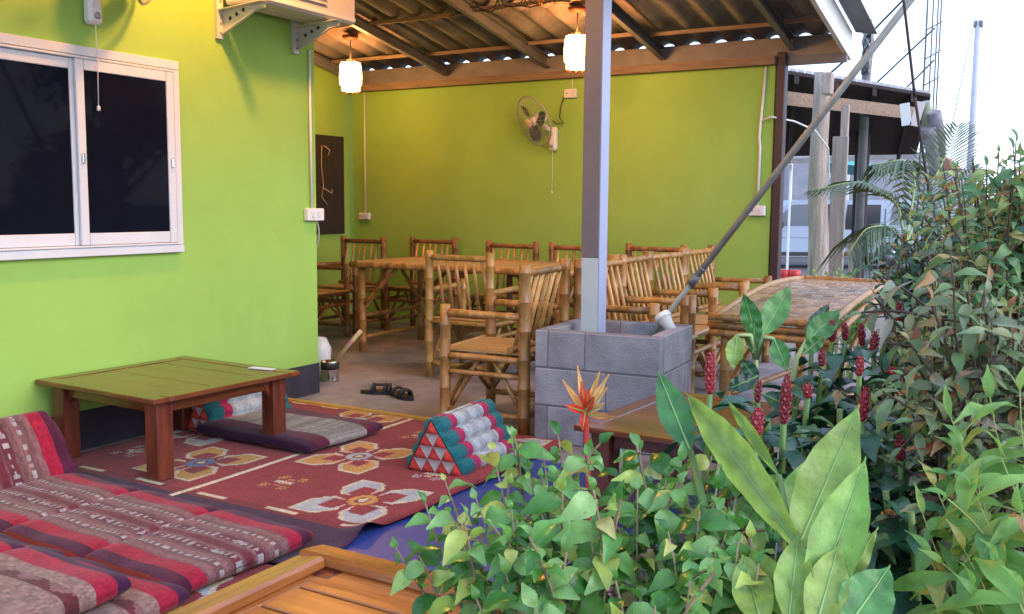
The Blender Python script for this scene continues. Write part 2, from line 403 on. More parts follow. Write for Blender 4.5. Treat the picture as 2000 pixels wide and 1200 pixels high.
# left house wall (faces +X), end corner at y 4.64
t = thing('house_wall', 'lime green house wall with the white sliding window and a dark band along its foot', 'wall', (-4.144, 3.6, 0))
x = -4.144
def poly_wall(y0, y1, x0, x1, zl=0):
    b = MB(); b.add([(x0, y0, zl), (x1, y0, zl), (x1, y1, zl), (x0, y1, zl), (x0, y0, roofz(y0)), (x1, y0, roofz(y0)), (x1, y1, roofz(y1)), (x0, y1, roofz(y1))],
                    [(0, 3, 2, 1), (4, 5, 6, 7), (0, 1, 5, 4), (1, 2, 6, 5), (2, 3, 7, 6), (3, 0, 4, 7)]); return b
def rel(b, loc):
    b.v = [(p[0] - loc[0], p[1] - loc[1], p[2] - loc[2]) for p in b.v]; return b
rel(poly_wall(.3, 4.64, -4.26, -4.144, .195), (-4.144, 3.6, 0)).build('wall_face', M['wall'], t)
MB().box((-.058, -1.128, .0985), (.124, 4.348, .197)).build('base_band', M['band'], t)
# back wall
t = thing('back_wall', 'wide lime green back wall behind the row of bamboo chairs, with a wall fan on it', 'wall', (-4.4, 8.0, 0))
b = MB().box((0, .06, 1.185), (4.44 , .12, 2.37)); b.build('wall_face', M['wall'], t)
t = thing('side_wall', 'narrow lime green side wall with the dark wooden shutter, seen past the house corner', 'wall', (-6.68, 6.3, 0))
rel(poly_wall(4.5, 8.12, -6.8, -6.68), (-6.68, 6.3, 0)).build('wall_face', M['wall'], t)
t = thing('recess_wall', 'green wall behind the house corner that closes the seating recess', 'wall', (-5.5, 4.6, 0))
MB().box((.05, -.02, 1.5), (2.38, .12, 3.0)).build('wall_face', M['wall'], t)

# column at the right end of back wall
tag(MB().box((-2.131, 8.03, 1.235), (.072, .1, 2.47), bev=.006).build('steel_column', M['colpaint']), 'dark brown steel column at the right end of the green back wall', 'column')

# ---- roof
rf = thing('patio_roof', 'corrugated cement sheet roof on grey steel rafters over the patio', 'roof', (0, 0, 0))
pitch = .235
sw = 4
def sheet_mesh(sw):
    b = MB(); n = sw * 10; L = 1.24; v = []; fs = []
    for (yy, dz) in ((0, 0), (L, -L * .18)):
        for th in (0, .007):
            for i in range(n + 1):
                xx = i * pitch / 10; ph = i / 10
                c = math.cos(2 * PI * ph); z = .029 * (1 - (abs(c) ** .8) * (1 if c > 0 else -1))
                v.append((xx, yy, z + dz + th))
    N = n + 1
    for i in range(n):
        fs.append((i, i + 1, 2 * N + i + 1, 2 * N + i)); fs.append((N + i, 3 * N + i, 3 * N + i + 1, N + i + 1))
        fs.append((i, N + i, N + i + 1, i + 1)); fs.append((2 * N + i, 2 * N + i + 1, 3 * N + i + 1, 3 * N + i))
    b.add(v, fs, True); return b.mesh('corrugated_sheet', M['sheet'])
sm_ = sheet_mesh(4)
cols = 6; rows = 7
for c in range(cols):
    for r_ in range(rows):
        yend = 8.13 - r_ * 1.2; y0 = yend - 1.24
        x0 = -1.63 - (c + 1) * pitch * 4
        link('corrugated_sheet', sm_, rf, loc=(x0, y0, roofz(y0) + .009 * (r_ % 2 == 0) + .002))
for xr in (-6.62, -5.47, -4.32, -3.19, -2.07):
    b = MB(); y0, y1 = -.25, 8.02
    for (dx, dz, wx, wz) in ((0, -.05, .006, .1), (.022, -.003, .044, .006), (.022, -.097, .044, .006), (.041, -.09, .005, .014)):
        v = []
        for yy in (y0, y1):
            z = roofz(yy) + dz - .004
            v += [(dx - wx / 2, yy, z - wz / 2), (dx + wx / 2, yy, z - wz / 2), (dx + wx / 2, yy, z + wz / 2), (dx - wx / 2, yy, z + wz / 2)]
        b.add(v, [(0, 1, 2, 3), (7, 6, 5, 4), (0, 4, 5, 1), (1, 5, 6, 2), (2, 6, 7, 3), (3, 7, 4, 0)])
    b.build('rafter', M['steel'], rf, loc=(xr, 0, 0))
for yb in (7.62, 6.78, 5.94, 5.1, 4.26, 3.42, 2.58, 1.74):
    for i, (xa, xb) in enumerate(((-6.57, -5.50), (-5.42, -4.35), (-4.27, -3.22), (-3.14, -2.10), (-2.02, -1.66))):
        yy = yb + (.0, .02, -.03, .015, -.01)[i]
        MB().box(((xa + xb) / 2, yy, roofz(yy) - .02), (xb - xa, .028, .03)).build('batten', M['timber'], rf)
# eave beams along the back wall
b = MB(); b.box((-4.2, 8.055, 2.519), (5.06, .05, .154)); b.build('eave_beam', mat('painted_beam', (.27, .24, .24), .7, color2=(.19, .17, .17), scale=6), rf)
MB().box((-4.42, 8.0, 2.405), (4.5, .16, .068)).build('wall_plate', M['timber'], rf)
# right gable fascia
b = MB(); v = []
for yy in (-.3, 8.2):
    z = roofz(yy)
    v += [(-1.66, yy, z - .15), (-1.625, yy, z - .15), (-1.625, yy, z + .07), (-1.66, yy, z + .07)]
b.add(v, [(0, 1, 2, 3), (7, 6, 5, 4), (0, 4, 5, 1), (1, 5, 6, 2), (2, 6, 7, 3), (3, 7, 4, 0)]); b.build('fascia', M['white'], rf)
b = MB(); v = []
for yy in (-.3, 8.3):
    z = roofz(yy) + .12
    v += [(-1.62, yy, z - .02), (-1.45, yy, z - .05), (-1.45, yy, z - .04), (-1.62, yy, z)]
b.add(v, [(0, 1, 2, 3), (7, 6, 5, 4), (0, 4, 5, 1), (1, 5, 6, 2), (2, 6, 7, 3), (3, 7, 4, 0)]); b.build('flashing', M['steel'], rf)
MB().box((-1.88, 8.06, 2.42), (.5, .05, .1)).build('eave_bracket', M['steel'], rf)
# added unseen screen under the gable edge, dims daylight on the upper wall
t = thing('shade_screen', 'added unseen canvas valance hanging under the right hand roof edge over the mats', 'screen', (-1.68, 2.4, 2.5))
b = MB(); n_ = 56
for i in range(n_):
    y0, y1 = -2.7 + 5.3 * i / n_, -2.7 + 5.3 * (i + 1) / n_; x0, x1 = .015 * math.sin(i * .9), .015 * math.sin((i + 1) * .9)
    za, zb = roofz(2.4 + y0) - 2.5 - .01, roofz(2.4 + y1) - 2.5 - .01
    b.add([(x0, y0, 0), (x1, y1, 0), (x1, y1, zb), (x0, y0, za)], [(0, 1, 2, 3)], True)
b.build('canvas', mat('dark_green_canvas', (.05, .09, .06), .85, color2=(.04, .07, .05), scale=6), t)
MB().tube([(0, -2.7, 0), (0, 2.6, 0)], .022, 8).build('bottom_pole', M['bamboo'], t)
# front post + planter
t = thing('steel_post', 'square grey purple steel post standing in the block planter, pale patch near its foot', 'post', (-2.18, 4.6, 0))
zt = roofz(4.6) - .1
MB().box((0, 0, (.945 + zt) / 2), (.102, .102, zt - .945), bev=.004).build('shaft', M['post'], t)
MB().box((.0, 0, .945 / 2), (.098, .1, .945), bev=.004).build('shaft_foot', M['pale'], t)['label'] = 'pale patch at the foot of the post'  # paler tone over the whole foot of the post
MB().box((.0525, 0, (.3 + zt) / 2), (.003, .096, zt - .3)).build('skylit_face', M['post_skylit'], t)  # thin plate carrying the painted sky light on the right face

t = thing('block_planter', 'square planter of grey cement blocks round the foot of the steel post', 'planter', (-2.04, 4.59, 0), R(4.5))
W, D_, Hb = .66, .60, .19
def blk(cx, cy, cz, dx, dy, dz=.188):
    MB().box((cx, cy, cz), (dx, dy, dz), bev=.004).build('cement_block', M['block'], t)
th = .072; g = .004
for row in range(3):
    z = .0 + row * .196 + .097
    # front & back
    for sy in (-1, 1):
        y = sy * (D_ / 2 - th / 2)
        if row == 2: xs = [(-.33, -.262), (-.258, -.06), (-.056, .33)]
        elif row == 1: xs = [(-.33, .055), (.059, .33)]
        else: xs = [(-.33, -.262), (-.258, -.06), (-.056, .33)]
        for a, c in xs: blk((a + c) / 2, y, z, c - a, th)
    for sx in (-1, 1):
        xx = sx * (W / 2 - th / 2)
        ys = [(-.226, .226)] if row != 1 else [(-.226, .10), (.104, .226)]
        for a, c in ys: blk(xx, (a + c) / 2, z, th, c - a)
b = MB()
for sy in (-1, 1): b.box((0, sy * (D_ / 2 - th / 2), .292), (W - .012, th - .01, .584))
for sx in (-1, 1): b.box((sx * (W / 2 - th / 2), 0, .291), (th - .01, D_ - .16, .58))
b.build('mortar', M['mortar'], t)
MB().box((0, 0, .23), (W - .15, D_ - .15, .46)).build('fill', M['concrete'], t)

# leaning pipe
t = thing('leaning_pipe', 'long galvanised pipe leaning from the planter up towards the sky on the right', 'pipe', (-1.97, 4.78, .46))
P0 = Vector((0, 0, 0)); P1 = Vector((1.60, .05, 2.16)) * 1.15
J = P0.lerp(P1, .145)
MB().tube([P0, J * 1.12], .0135, 10).build('lower_pipe', M['galv'], t)
MB().tube([J * .98, P1], .0175, 12).build('upper_pipe', M['galv'], t)
d = (P1 - P0).normalized()
b = MB().tube([J - d * .01, J + d * .05], .024, 12); b.tube([J + d * .02 + Vector((0, -.03, 0)), J + d * .02 + Vector((0, -.055, .0))], .008, 6)
b.tube([J + d * .085, J + d * .10], .023, 12); b.build('clamp', M['steel'], t)

# pvc pot
t = thing('plastic_cup', 'white plastic pipe fitting with a lid lying tilted on the planter rim', 'pipe fitting', (-1.80, 4.74, .585), rot=(R(-10), R(-40), 0))
MB().lathe([(0, -.04), (.028, -.04), (.03, .02), (.038, .045), (.038, .06)], n=16).build('body', mat('pvc_grey', (.5, .5, .47), .5), t, loc=(0, 0, 0))
MB().lathe([(.041, .055), (.044, .058), (.044, .078), (.040, .084), (0, .086)], n=16).build('lid', M['plastic'], t)

# ---- window
t = thing('sliding_window', 'white framed sliding window with dark tinted glass in the green wall', 'window', (-4.144, 2.945, .953))
fr = [('frame', 0, 0, 1.25, .05, 'h'), ]
yl, yr = -.645, .61; H_ = .999
def wb(nm, y0, y1, z0, z1, x0, x1, m, par=None, bev=.003):
    return MB().box(((x0 + x1) / 2, (y0 + y1) / 2, (z0 + z1) / 2), (x1 - x0, y1 - y0, z1 - z0), bev=bev).build(nm, m, par or t)
wb('frame_rail', yl, yr, H_ - .045, H_, .0, .034, M['frame']); wb('frame_rail', yl, yr, 0, .04, .0, .04, M['frame'])
wb('frame_jamb', yr - .038, yr, .042, H_ - .047, .0, .034, M['frame']); wb('frame_jamb', yl, yl + .038, .042, H_ - .047, .0, .05, M['frame'])
wb('track', yl + .04, yr - .04, H_ - .06, H_ - .048, .0, .038, M['frame']); wb('track', yl + .04, yr - .04, .042, .052, .0, .045, M['frame'])
def sash(y0, y1, x0):
    s_ = wb('sash', y0, y0 + .045, .054, H_ - .062, x0, x0 + .018, M['frame'])
    for a in ((y1 - .045, y1, .054, H_ - .062), (y0 + .047, y1 - .047, H_ - .112, H_ - .062), (y0 + .047, y1 - .047, .054, .112)):
        wb('sash_rail', *a, x0 + .001, x0 + .017, M['frame'], s_)
    wb('pane', y0 + .045, y1 - .045, .112, H_ - .112, x0 + .004, x0 + .009, M['glass'], s_, bev=0)
    return s_
sash(yl + .042, .02, .002); sr = sash(-.005, yr - .042, .021)
MB().box((.046, .018, .47), (.008, .014, .05), bev=.003).build('latch', M['chrome'], sr)
MB().box((.046, yr - .065, .47), (.008, .014, .05), bev=.003).build('latch', M['chrome'], sr)

# shutter on side wall
t = thing('wooden_shutter', 'dark wooden window shutter on the narrow side wall', 'shutter', (-6.68, 7.3, .9))
for i in range(8):
    MB().box((.016, -.52 + i * .148 + .0, .505), (.03, .144, 1.01), bev=.003).build('board', M['shutter'], t)
MB().tube([(.05, .22, .9), (.06, .2, .7), (.05, .24, .5), (.06, .2, .38), (.07, .28, .3)], .0035, 5).build('hook', mat('straw_cord', (.5, .42, .28), .8), t)
MB().tube([(.05, .25, .9), (.07, .32, .86), (.06, .3, .8)], .004, 5).build('hook', MATS['straw_cord'], t)
MB().tube([(.05, .22, .48), (.08, .33, .42), (.06, .36, .46)], .005, 5).build('hook', MATS['straw_cord'], t)

# conduits and boxes
def conduit(name, label, pts, r=.009, boxc=None, boxd=None, axis='x', knob=False):
    t = thing(name, label, 'conduit', pts[0])
    o = Vector(pts[0])
    MB().tube([Vector(p) - o for p in pts], r, 6).build('tube', M['plastic'], t)
    if boxc:
        MB().box(Vector(boxc) - o, boxd, bev=.006).build('switch_box', M['plastic'], t)
        q = Vector(boxc) - o
        if axis == 'x': MB().box(q + Vector((boxd[0] / 2 + .002, .02, 0)), (.006, .03, .035), bev=.002).build('rocker', M['frame'], t); MB().box(q + Vector((boxd[0] / 2 + .002, -.03, 0)), (.006, .03, .035), bev=.002).build('rocker', M['frame'], t)
        else: MB().box(q + Vector((.03, -boxd[1] / 2 - .002, 0)), (.03, .006, .04), bev=.002).build('rocker', M['frame'], t); MB().box(q + Vector((-.03, -boxd[1] / 2 - .002, 0)), (.012, .006, .012), bev=.002).build('socket', M['black'], t)
    return t
conduit('cable_conduit', 'white conduit with switch box at the corner of the house wall', [(-4.13, 4.582, 2.16), (-4.13, 4.585, 1.18)], .008, (-4.125, 4.60, 1.147), (.04, .15, .078))
conduit('cable_conduit', 'thin white conduit and socket box at the left end of the back wall', [(-6.45, 7.985, 2.42), (-6.45, 7.985, 1.12)], .008, (-6.45, 7.975, 1.085), (.13, .045, .07), 'y')
conduit('cable_conduit', 'white conduit and switch box at the right end of the back wall', [(-2.255, 7.985, 2.36), (-2.29, 7.985, 1.80), (-2.28, 7.985, 1.7), (-2.285, 7.985, 1.22)], .012, (-2.29, 7.975, 1.185), (.15, .045, .085), 'y')
conduit('cable_conduit', 'socket box above the wall fan under the roof beam', [(-4.03, 7.985, 2.37), (-4.03, 7.985, 2.27)], .006, (-4.04, 7.975, 2.235), (.125, .045, .08), 'y')
tag(MB().tube([(-4.10, 7.96, 2.21), (-4.13, 7.95, 2.12), (-4.14, 7.95, 2.02), (-4.10, 7.95, 1.97), (-4.16, 7.93, 1.96), (-4.2, 7.93, 1.99)], .006, 6).build('power_cord', M['cord']), 'black cord from the socket box down to the wall fan', 'cord')
tag(MB().tube([(-2.26, 7.97, 1.93), (-2.18, 7.93, 1.95), (-2.06, 8.2, 1.93), (-1.98, 8.6, 1.88), (-1.95, 9.0, 1.75), (-1.95, 9.1, 1.5), (-2.02, 9.1, 1.32)], .008, 6).build('loose_cable', M['plastic']), 'loose white cable drooping from the wall conduit to the weathered log post', 'cable')

# ---- AC outdoor unit with brackets
t = thing('air_conditioner_unit', 'white air conditioner outdoor unit on two brackets high on the green wall', 'air conditioner', (-4.144, 4.28, 2.29))
MB().box((.17, .0, .29), (.25, .82, .56), bev=.012).build('casing', mat('ac_casing', (.66, .60, .58), .45, color2=(.66, .6, .57), scale=3), t)
gr = MB().box((.297, -.12, .3), (.006, .5, .46)).build('grille', M['greyplastic'], t)
b = MB()
for i in range(16): b.box((.304, -.12, .085 + i * .029), (.008, .5, .010))
b.build('grille_bar', M['plastic'], gr)
MB().box((.297, .03, .035), (.004, .74, .02)).build('lower_lip', M['plastic'], t)
for yb in (-.42, .18):
    k = MB(); k.box((.012, yb, -.055), (.024, .045, .24), bev=.002)
    k.prism([(.024, -.15), (.024, -.02), (.34, .0), (.34, -.03), (.29, -.035)], 'y', yb + .018, yb + .022)
    k.prism([(.024, -.022), (.35, -.002), (.35, .003), (.024, -.017)], 'y', yb - .02, yb + .018)
    k.prism([(.024, -.15), (.29, -.035), (.29, -.04), (.024, -.155)], 'y', yb + .0, yb + .018)
    br = k.build('bracket', mat('bracket_paint', (.55, .56, .5), .5, color2=(.46, .47, .42), scale=8), t)
    for px_ in (.08, .13, .18):
        MB().lathe([(0, 0), (.011, 0), (.011, .002)], (px_, yb + .0175, -.065 + (px_ - .08) * .35), 8, rot=(R(90), 0, 0)).build('slot', M['black'], br)
    for zz in (-.14, -.09, .03):
        MB().lathe([(.008, 0), (.008, .006), (0, .006)], (.024, yb, zz), 6, rot=(0, R(90), 0)).build('bolt', M['greyplastic'], br)

# ---- fans
def fan(loc, rotz, label, headrot=(0, 0, 0), cordlen=.4, headoff=(0, -.2, .16), rad=.2, blade=None):
    """wall fan: base at origin on wall facing -Y"""
    t = thing('wall_fan', label, 'fan', loc, rotz, 'wall fans')
    MB().box((0, -.03, 0), (.075, .06, .22), bev=.015).build('wall_base', M['plastic'], t)
    MB().lathe([(.0, 0), (.017, 0), (.017, .008), (0, .008)], (0, -.06, -.07), 10, rot=(R(90), 0, 0)).build('knob', M['greyplastic'], t)
    H = Euler(headrot).to_matrix().to_4x4(); H.translation = Vector(headoff)
    MB().tube([(0, -.05, .06), (headoff[0] * .6, headoff[1] * .55, headoff[2] * .8)], .02, 8).build('arm', M['plastic'], t)
    def hb(b, nm, m, par=t): 
        b.v = [tuple(H @ Vector(p)) for p in b.v]; return b.build(nm, m, par)
    # head: axis -Y (front)
    RX = Matrix.Rotation(R(90), 3, 'X')   # local z -> -y
    hb(MB().lathe([(0, -.14), (.04, -.135), (.055, -.09), (.055, -.03), (.03, -.02)], (0, 0, 0), 14, rot=RX), 'motor_housing', M['plastic'])
    b = MB()
    for k in range(3):
        a0 = 2 * PI * k / 3
        pts = []; n = 8
        for i in range(n + 1):
            rr = .03 + (rad * .86 - .03) * i / n; w_ = .95 * math.sin(PI * min(1, (i + 1.5) / (n + 2))) 
            for s_ in (-1, 1):
                a = a0 + s_ * w_ * .55 + .2 * i / n
                pts.append((rr * math.cos(a), -.0 + s_ * .018, rr * math.sin(a)))
        b.add(pts, [(2 * i, 2 * i + 1, 2 * i + 3, 2 * i + 2) for i in range(n)], True)
    hb(b, 'blades', blade or mat('smoky_blade', (.07, .08, .11), .25))
    hb(MB().lathe([(.04, -.02), (.042, .02), (.03, .03), (0, .034)], (0, 0, 0), 14, rot=RX), 'hub', M['plastic'])
    b = MB(); b.torus((0, 0, 0), rad, .008, 30, 6, rot=RX)
    hb(b, 'cage_rim', mat('cage_rim_grey', (.32, .31, .31), .4))
    b = MB()
    for k in range(30):
        a = 2 * PI * k / 30
        P = lambda r, y: (r * math.cos(a + (rad - r) * 1.2), y, r * math.sin(a + (rad - r) * 1.2))
        b.tube([P(rad, 0), P(rad * .8, -.045), P(rad * .4, -.062), P(.045, -.066)], .0011, 3, cap=False)
        b.tube([P(rad, 0), P(rad * .8, .04), P(rad * .4, .055), P(.05, .055)], .0011, 3, cap=False)
    for q in (.5, .75): b.torus((0, -.06 + q * .02, 0), rad * q, .0012, 24, 3, rot=RX)
    o = hb(b, 'cage_wires', mat('cage_wire', (.45, .45, .45), .4))
    hb(MB().lathe([(0, .062), (.042, .062), (.046, .068), (.03, .073), (0, .075)], (0, 0, 0), 16, rot=RX), 'badge', mat('fan_badge', (.72, .55, .5), .4))
    if cordlen:
        MB().tube([(0, -.045, -.1), (.004, -.045, -.1 - cordlen * .5), (0, -.045, -.1 - cordlen)], .0024, 5).build('pull_cord', M['plastic'], t)
        MB().lathe([(0, 0), (.008, -.005), (.009, -.025), (0, -.028)], (0, -.045, -.1 - cordlen), 8).build('cord_tip', M['plastic'], t)
    return t
fan((-4.21, 7.995, 1.83), 0, 'white wall fan turned to the left on the back wall', (R(24), 0, R(-26)), .38, (-.13, -.17, .155), .235)
fan((-4.14, 3.05, 2.17), R(90), 'white wall fan at the top edge above the sliding window', (R(18), 0, R(40)), .39, (.15, -.29, .19), .21)
fan((-5.15, 4.665, 1.85), R(180), 'wall fan whose cage rim shows past the house corner, high up', (R(-5), 0, R(-25)), 0, (-.02, -.42, .07), .21)
# standing fan
t = thing('standing_fan', 'standing fan with blue blades peeping past the house corner', 'fan', (-5.02, 5.5, 0))
MB().lathe([(0, 0), (.17, 0), (.17, .02), (.03, .05), (.02, .07)], n=20).build('foot', M['plastic'], t)
MB().tube([(0, 0, .05), (0, 0, .9)], .014, 8).build('pole', M['plastic'], t)
b = MB(); b.torus((0, .02, .95), .17, .007, 26, 5, rot=(R(80), 0, R(-20)))
for k in range(24):
    a = 2 * PI * k / 24; e = Euler((R(80), 0, R(-20))).to_matrix()
    b.tube([Vector((0, .02, .95)) + e @ Vector((.17 * math.cos(a), .17 * math.sin(a), 0)), Vector((0, .02, .95)) + e @ Vector((.05 * math.cos(a), .05 * math.sin(a), .05))], .0015, 3, cap=False)
b.build('cage', MATS['cage_wire'], t)
b = MB(); e = Euler((R(80), 0, R(-20))).to_matrix()
for k in range(3):
    a = 2 * PI * k / 3; pts = [Vector((0, .02, .95)) + e @ Vector((r_ * math.cos(a + q), r_ * math.sin(a + q), .01 * s_)) for r_, q, s_ in ((.02, 0, 0), (.08, -.5, -1), (.14, -.4, -1), (.15, .3, 1), (.07, .5, 1))]
    b.add(pts, [(0, 1, 2, 3, 4)])
b.build('blades', mat('blue_blade', (.03, .12, .4), .3), t)

# ---- lanterns
def lantern(loc, zroof, label, gm='glow'):
    t = thing('hanging_lantern', label, 'lantern', loc, group='round lanterns hanging from the patio roof')
    h = zroof - loc[2]
    if gm != 'glow': t.scale = (.5, .5, .5); h *= 2
    MB().lathe([(.0, h), (.075, h - .005), (.07, h - .03), (.03, h - .045), (0, h - .046)], n=16).build('ceiling_cup', M['lanternwood'], t)
    MB().tube([(0, 0, h - .04), (0, 0, .14)], .0045, 6).build('cord', M['cord'], t)
    prof = []
    MB().lathe([(.086, .125), (.098, .09), (.102, 0), (.098, -.075), (.088, -.085)], n=18).build('shade', M[gm], t)
    MB().lathe([(.082, -.092), (.084, -.128), (.078, -.13)], n=18).build('lower_shade', M[gm], t)
    b = MB()
    for k in range(9):
        a = 2 * PI * k / 9
        b.tube([(.09 * math.cos(a), .09 * math.sin(a), .135), (.092 * math.cos(a), .092 * math.sin(a), .12)], .009, 5)
        b.tube([(.08 * math.cos(a), .08 * math.sin(a), -.12), (.08 * math.cos(a), .08 * math.sin(a), -.15)], .006, 5)
    b.torus((0, 0, -.088), .086, .0045, 20, 5); b.torus((0, 0, .128), .086, .0045, 20, 5)
    b.build('rim_pegs', M['lanternwood'], t)
    b = MB()
    for k in range(3):
        a = 2 * PI * k / 3; b.tube([(0, 0, .16), (.086 * math.cos(a), .086 * math.sin(a), .128)], .003, 4)
    b.build('hanger', M['lanternwood'], t)
    return t
lantern((-5.855, 7.05, 2.385), roofz(7.05) - .0, 'lit round lantern over the left end of the bamboo table')
lantern((-3.478, 6.96, 2.425), roofz(6.96), 'lit round lantern hanging just left of the steel post')
lantern((-3.38, 3.55, 2.93), roofz(3.55), 'lit round lantern hanging over the mats in front of the house wall', 'glow_bright')

# festoon
t = thing('light_string', 'dark looped string of unlit lights draped under the roof battens', 'light string', (0, 0, 0))
pts = []
for i in range(60):
    u = i / 59; xx = -4.55 + 1.12 * u; zz = 2.76 + .025 * abs(math.sin(u * 9)) ; pts.append((xx, 6.74 + .01 * math.sin(i), zz))
MB().tube(pts, .006, 5).build('wire', M['cord'], t)
for k in range(5):
    cx = -4.4 + k * .24; pts = []
    for i in range(14):
        a = PI + PI * i / 13; pts.append((cx + .10 * math.cos(a), 6.7, 2.84 + .07 * math.sin(a)))
    pts.append((cx + .13, 6.72, 2.76)); MB().tube(pts, .005, 5).build('wire_loop', M['cord'], t)
b = MB()
for a in range(6): b.tube([(-3.66, 6.7, 2.79), (-3.66 + .03 * math.cos(a), 6.69, 2.79 + .03 * math.sin(a))], .007, 5)
b.build('yellow_bow', M['yellow'], t)
# ------------------------------------------------------------------ rugs and tarp
CREAM = (.56, .48, .34); MAR = (.25, .022, .024); MAR2 = (.18, .014, .018); OCH = (.52, .26, .055); GREY = (.38, .38, .40); BLUE = (.10, .15, .27); SAL = (.5, .17, .12); PURP = (.05, .012, .04)
def petal(x, y):
    """flower motif colour at local coords (metres); four blunt petals along the diagonals"""
    return None
def flower(dx, dy, kind):
    # to stitch steps
    st = .0075; dx = round(dx / st) * st; dy = round(dy / st) * st
    u = dx / .19; v = dy / .235
    a = (u + v) / 1.0; b = (u - v) / 1.0           # petals point along diagonals a,b
    rr = math.hypot(u, v)
    fill, core, core2 = {'w': (GREY, OCH, CREAM), 'o': (OCH, GREY, CREAM), 'b': (OCH, BLUE, CREAM), 'g': (GREY, SAL, OCH)}[kind]
    if rr < .10: return core2
    if rr < .155: return MAR2
    if rr < .30: return core
    if rr < .36: return MAR
    for (p, q) in ((a, b), (-a, b), (b, a), (-b, a)):
        if p > abs(q) * .98:
            # blunt petal: p from .3 to 2
            wdt = min(.62, (p - .28) * 1.35, (2.0 - p) * 1.0 if p > 1.3 else .7)
            if p < 2.0 and abs(q) < wdt and p - abs(q) > .12:
                inner = min((p - .28) * .9, (1.25 - p) * .9)
                if abs(q) < inner and p < 1.25: return MAR if abs(q) < inner - .08 or kind != 'o' else SAL
                if abs(q) > wdt - .13 or p > 1.85: return CREAM
                return fill
    return None
def motif(dx, dy, kind):
    st = .011; i = round(dx / st); j = round(dy / st)
    i, j = i + j, i - j                              # set on the diagonal like the woven crosses
    a, b = round(dx / .011), round(dy / .011)
    c1, c2 = {'o': (OCH, SAL), 'g': (GREY, CREAM)}[kind]
    if abs(a) <= 1 and abs(b) <= 4 and (b % 2 == 0 or a == 0): return CREAM
    if abs(b) <= 1 and 2 <= abs(a) <= 5 and a % 2 == 0: return c2
    if 3 <= abs(b) <= 6 and 4 <= abs(a) <= 8 and (a + b) % 2 == 0: return c1
    return None
FL = [(-2.877, 3.498, 'o'), (-2.427, 2.974, 'w'), (-2.427, 4.02, 'w'), (-3.43, 3.03, 'b'), (-3.386, 4.09, 'o'), (-3.857, 3.472, 'g'), (-3.86, 4.5, 'b'),
      (-2.20, 1.83, 'w'), (-2.7, 1.6, 'w'), (-2.45, 2.2, 'o')]
MO = [(-2.878, 2.995, 'o'), (-2.872, 3.987, 'o'), (-2.40, 3.44, 'g'), (-3.869, 3.011, 'g'), (-3.40, 3.56, 'o'), (-2.25, 2.42, 'g'), (-3.86, 4.0, 'o')]
def rugcol(X, Y, near=False):
    if not near:
        if abs(X + 3.148) < .012: return CREAM
        if Y > 4.285: return OCH
        if Y < 2.712:
            if Y > 2.69 and ((X * 2.6) % 1) < .42: return CREAM
            return PURP if Y < 2.66 else MAR2
        if X < -4.03 or X > -2.18: return MAR2
    for fx, fy, k in FL:
        if abs(X - fx) < .21 and abs(Y - fy) < .26:
            c = flower(X - fx, Y - fy, k)
            if c: return c
    for fx, fy, k in MO:
        if abs(X - fx) < .11 and abs(Y - fy) < .09:
            c = motif(Y - fy + (X - fx) * .0, X - fx, k)
            if c: return c
    n = math.sin(Y * 420) * .04
    return tuple(c * (1 + n + .1 * math.sin(X * 3 + Y * 2)) for c in MAR)
def make_rug(name, label, x0, x1, y0, y1, z, near=False, curl=False, res=.0085):
    nu = int((x1 - x0) / res); nv = int((y1 - y0) / res)
    def pos(u, v):
        X = x0 + (x1 - x0) * u; Y = y0 + (y1 - y0) * v
        e = min(X - x0, x1 - X, Y - y0, y1 - Y); zz = z + min(1, e / .01) * .006 + .0025 * math.sin(X * 7 + 1) * math.sin(Y * 5)
        if curl:
            q = (X - (x1 - .16)) / .16
            if q > 0:
                zz += .045 * q * q * math.exp(-((Y - 2.68) / .07) ** 2) + .006 * q * (1 + math.sin(Y * 9))
                X += .012 * math.sin(Y * 11) * q
        return (X, Y, zz)
    o = surf(name, nu, nv, pos, lambda u, v: rugcol(x0 + (x1 - x0) * u, y0 + (y1 - y0) * v, near), M['rugm'])
    return tag(o, label, 'rug')
make_rug('woven_rug', 'maroon woven rug with white and orange flowers, the middle strip of the floor', -3.14, -2.155, 2.28, 4.30, .012, curl=True)
make_rug('woven_rug', 'maroon woven rug strip along the green wall under the square wooden table', -4.08, -3.146, 2.0, 4.31, .010)
make_rug('woven_rug', 'maroon woven rug with white motifs at the front, partly under the folded mats', -3.4, -1.95, 1.2, 2.27, .012, near=True)
tag(MB().box((-3.35, 4.335, .012), (1.85, .03, .022), rot=(0, 0, R(.8)), bev=.004).build('edge_strip', M['yellow']), 'yellow strip edging the far side of the rugs on the concrete', 'strip')
o = sheet('blue_tarp', -2.32, -1.28, 1.3, 3.95, .004, M['tarp'], 30, 60, .002); del o['kind']
tag(o, 'blue plastic tarpaulin on the floor beside the rugs', 'tarpaulin')

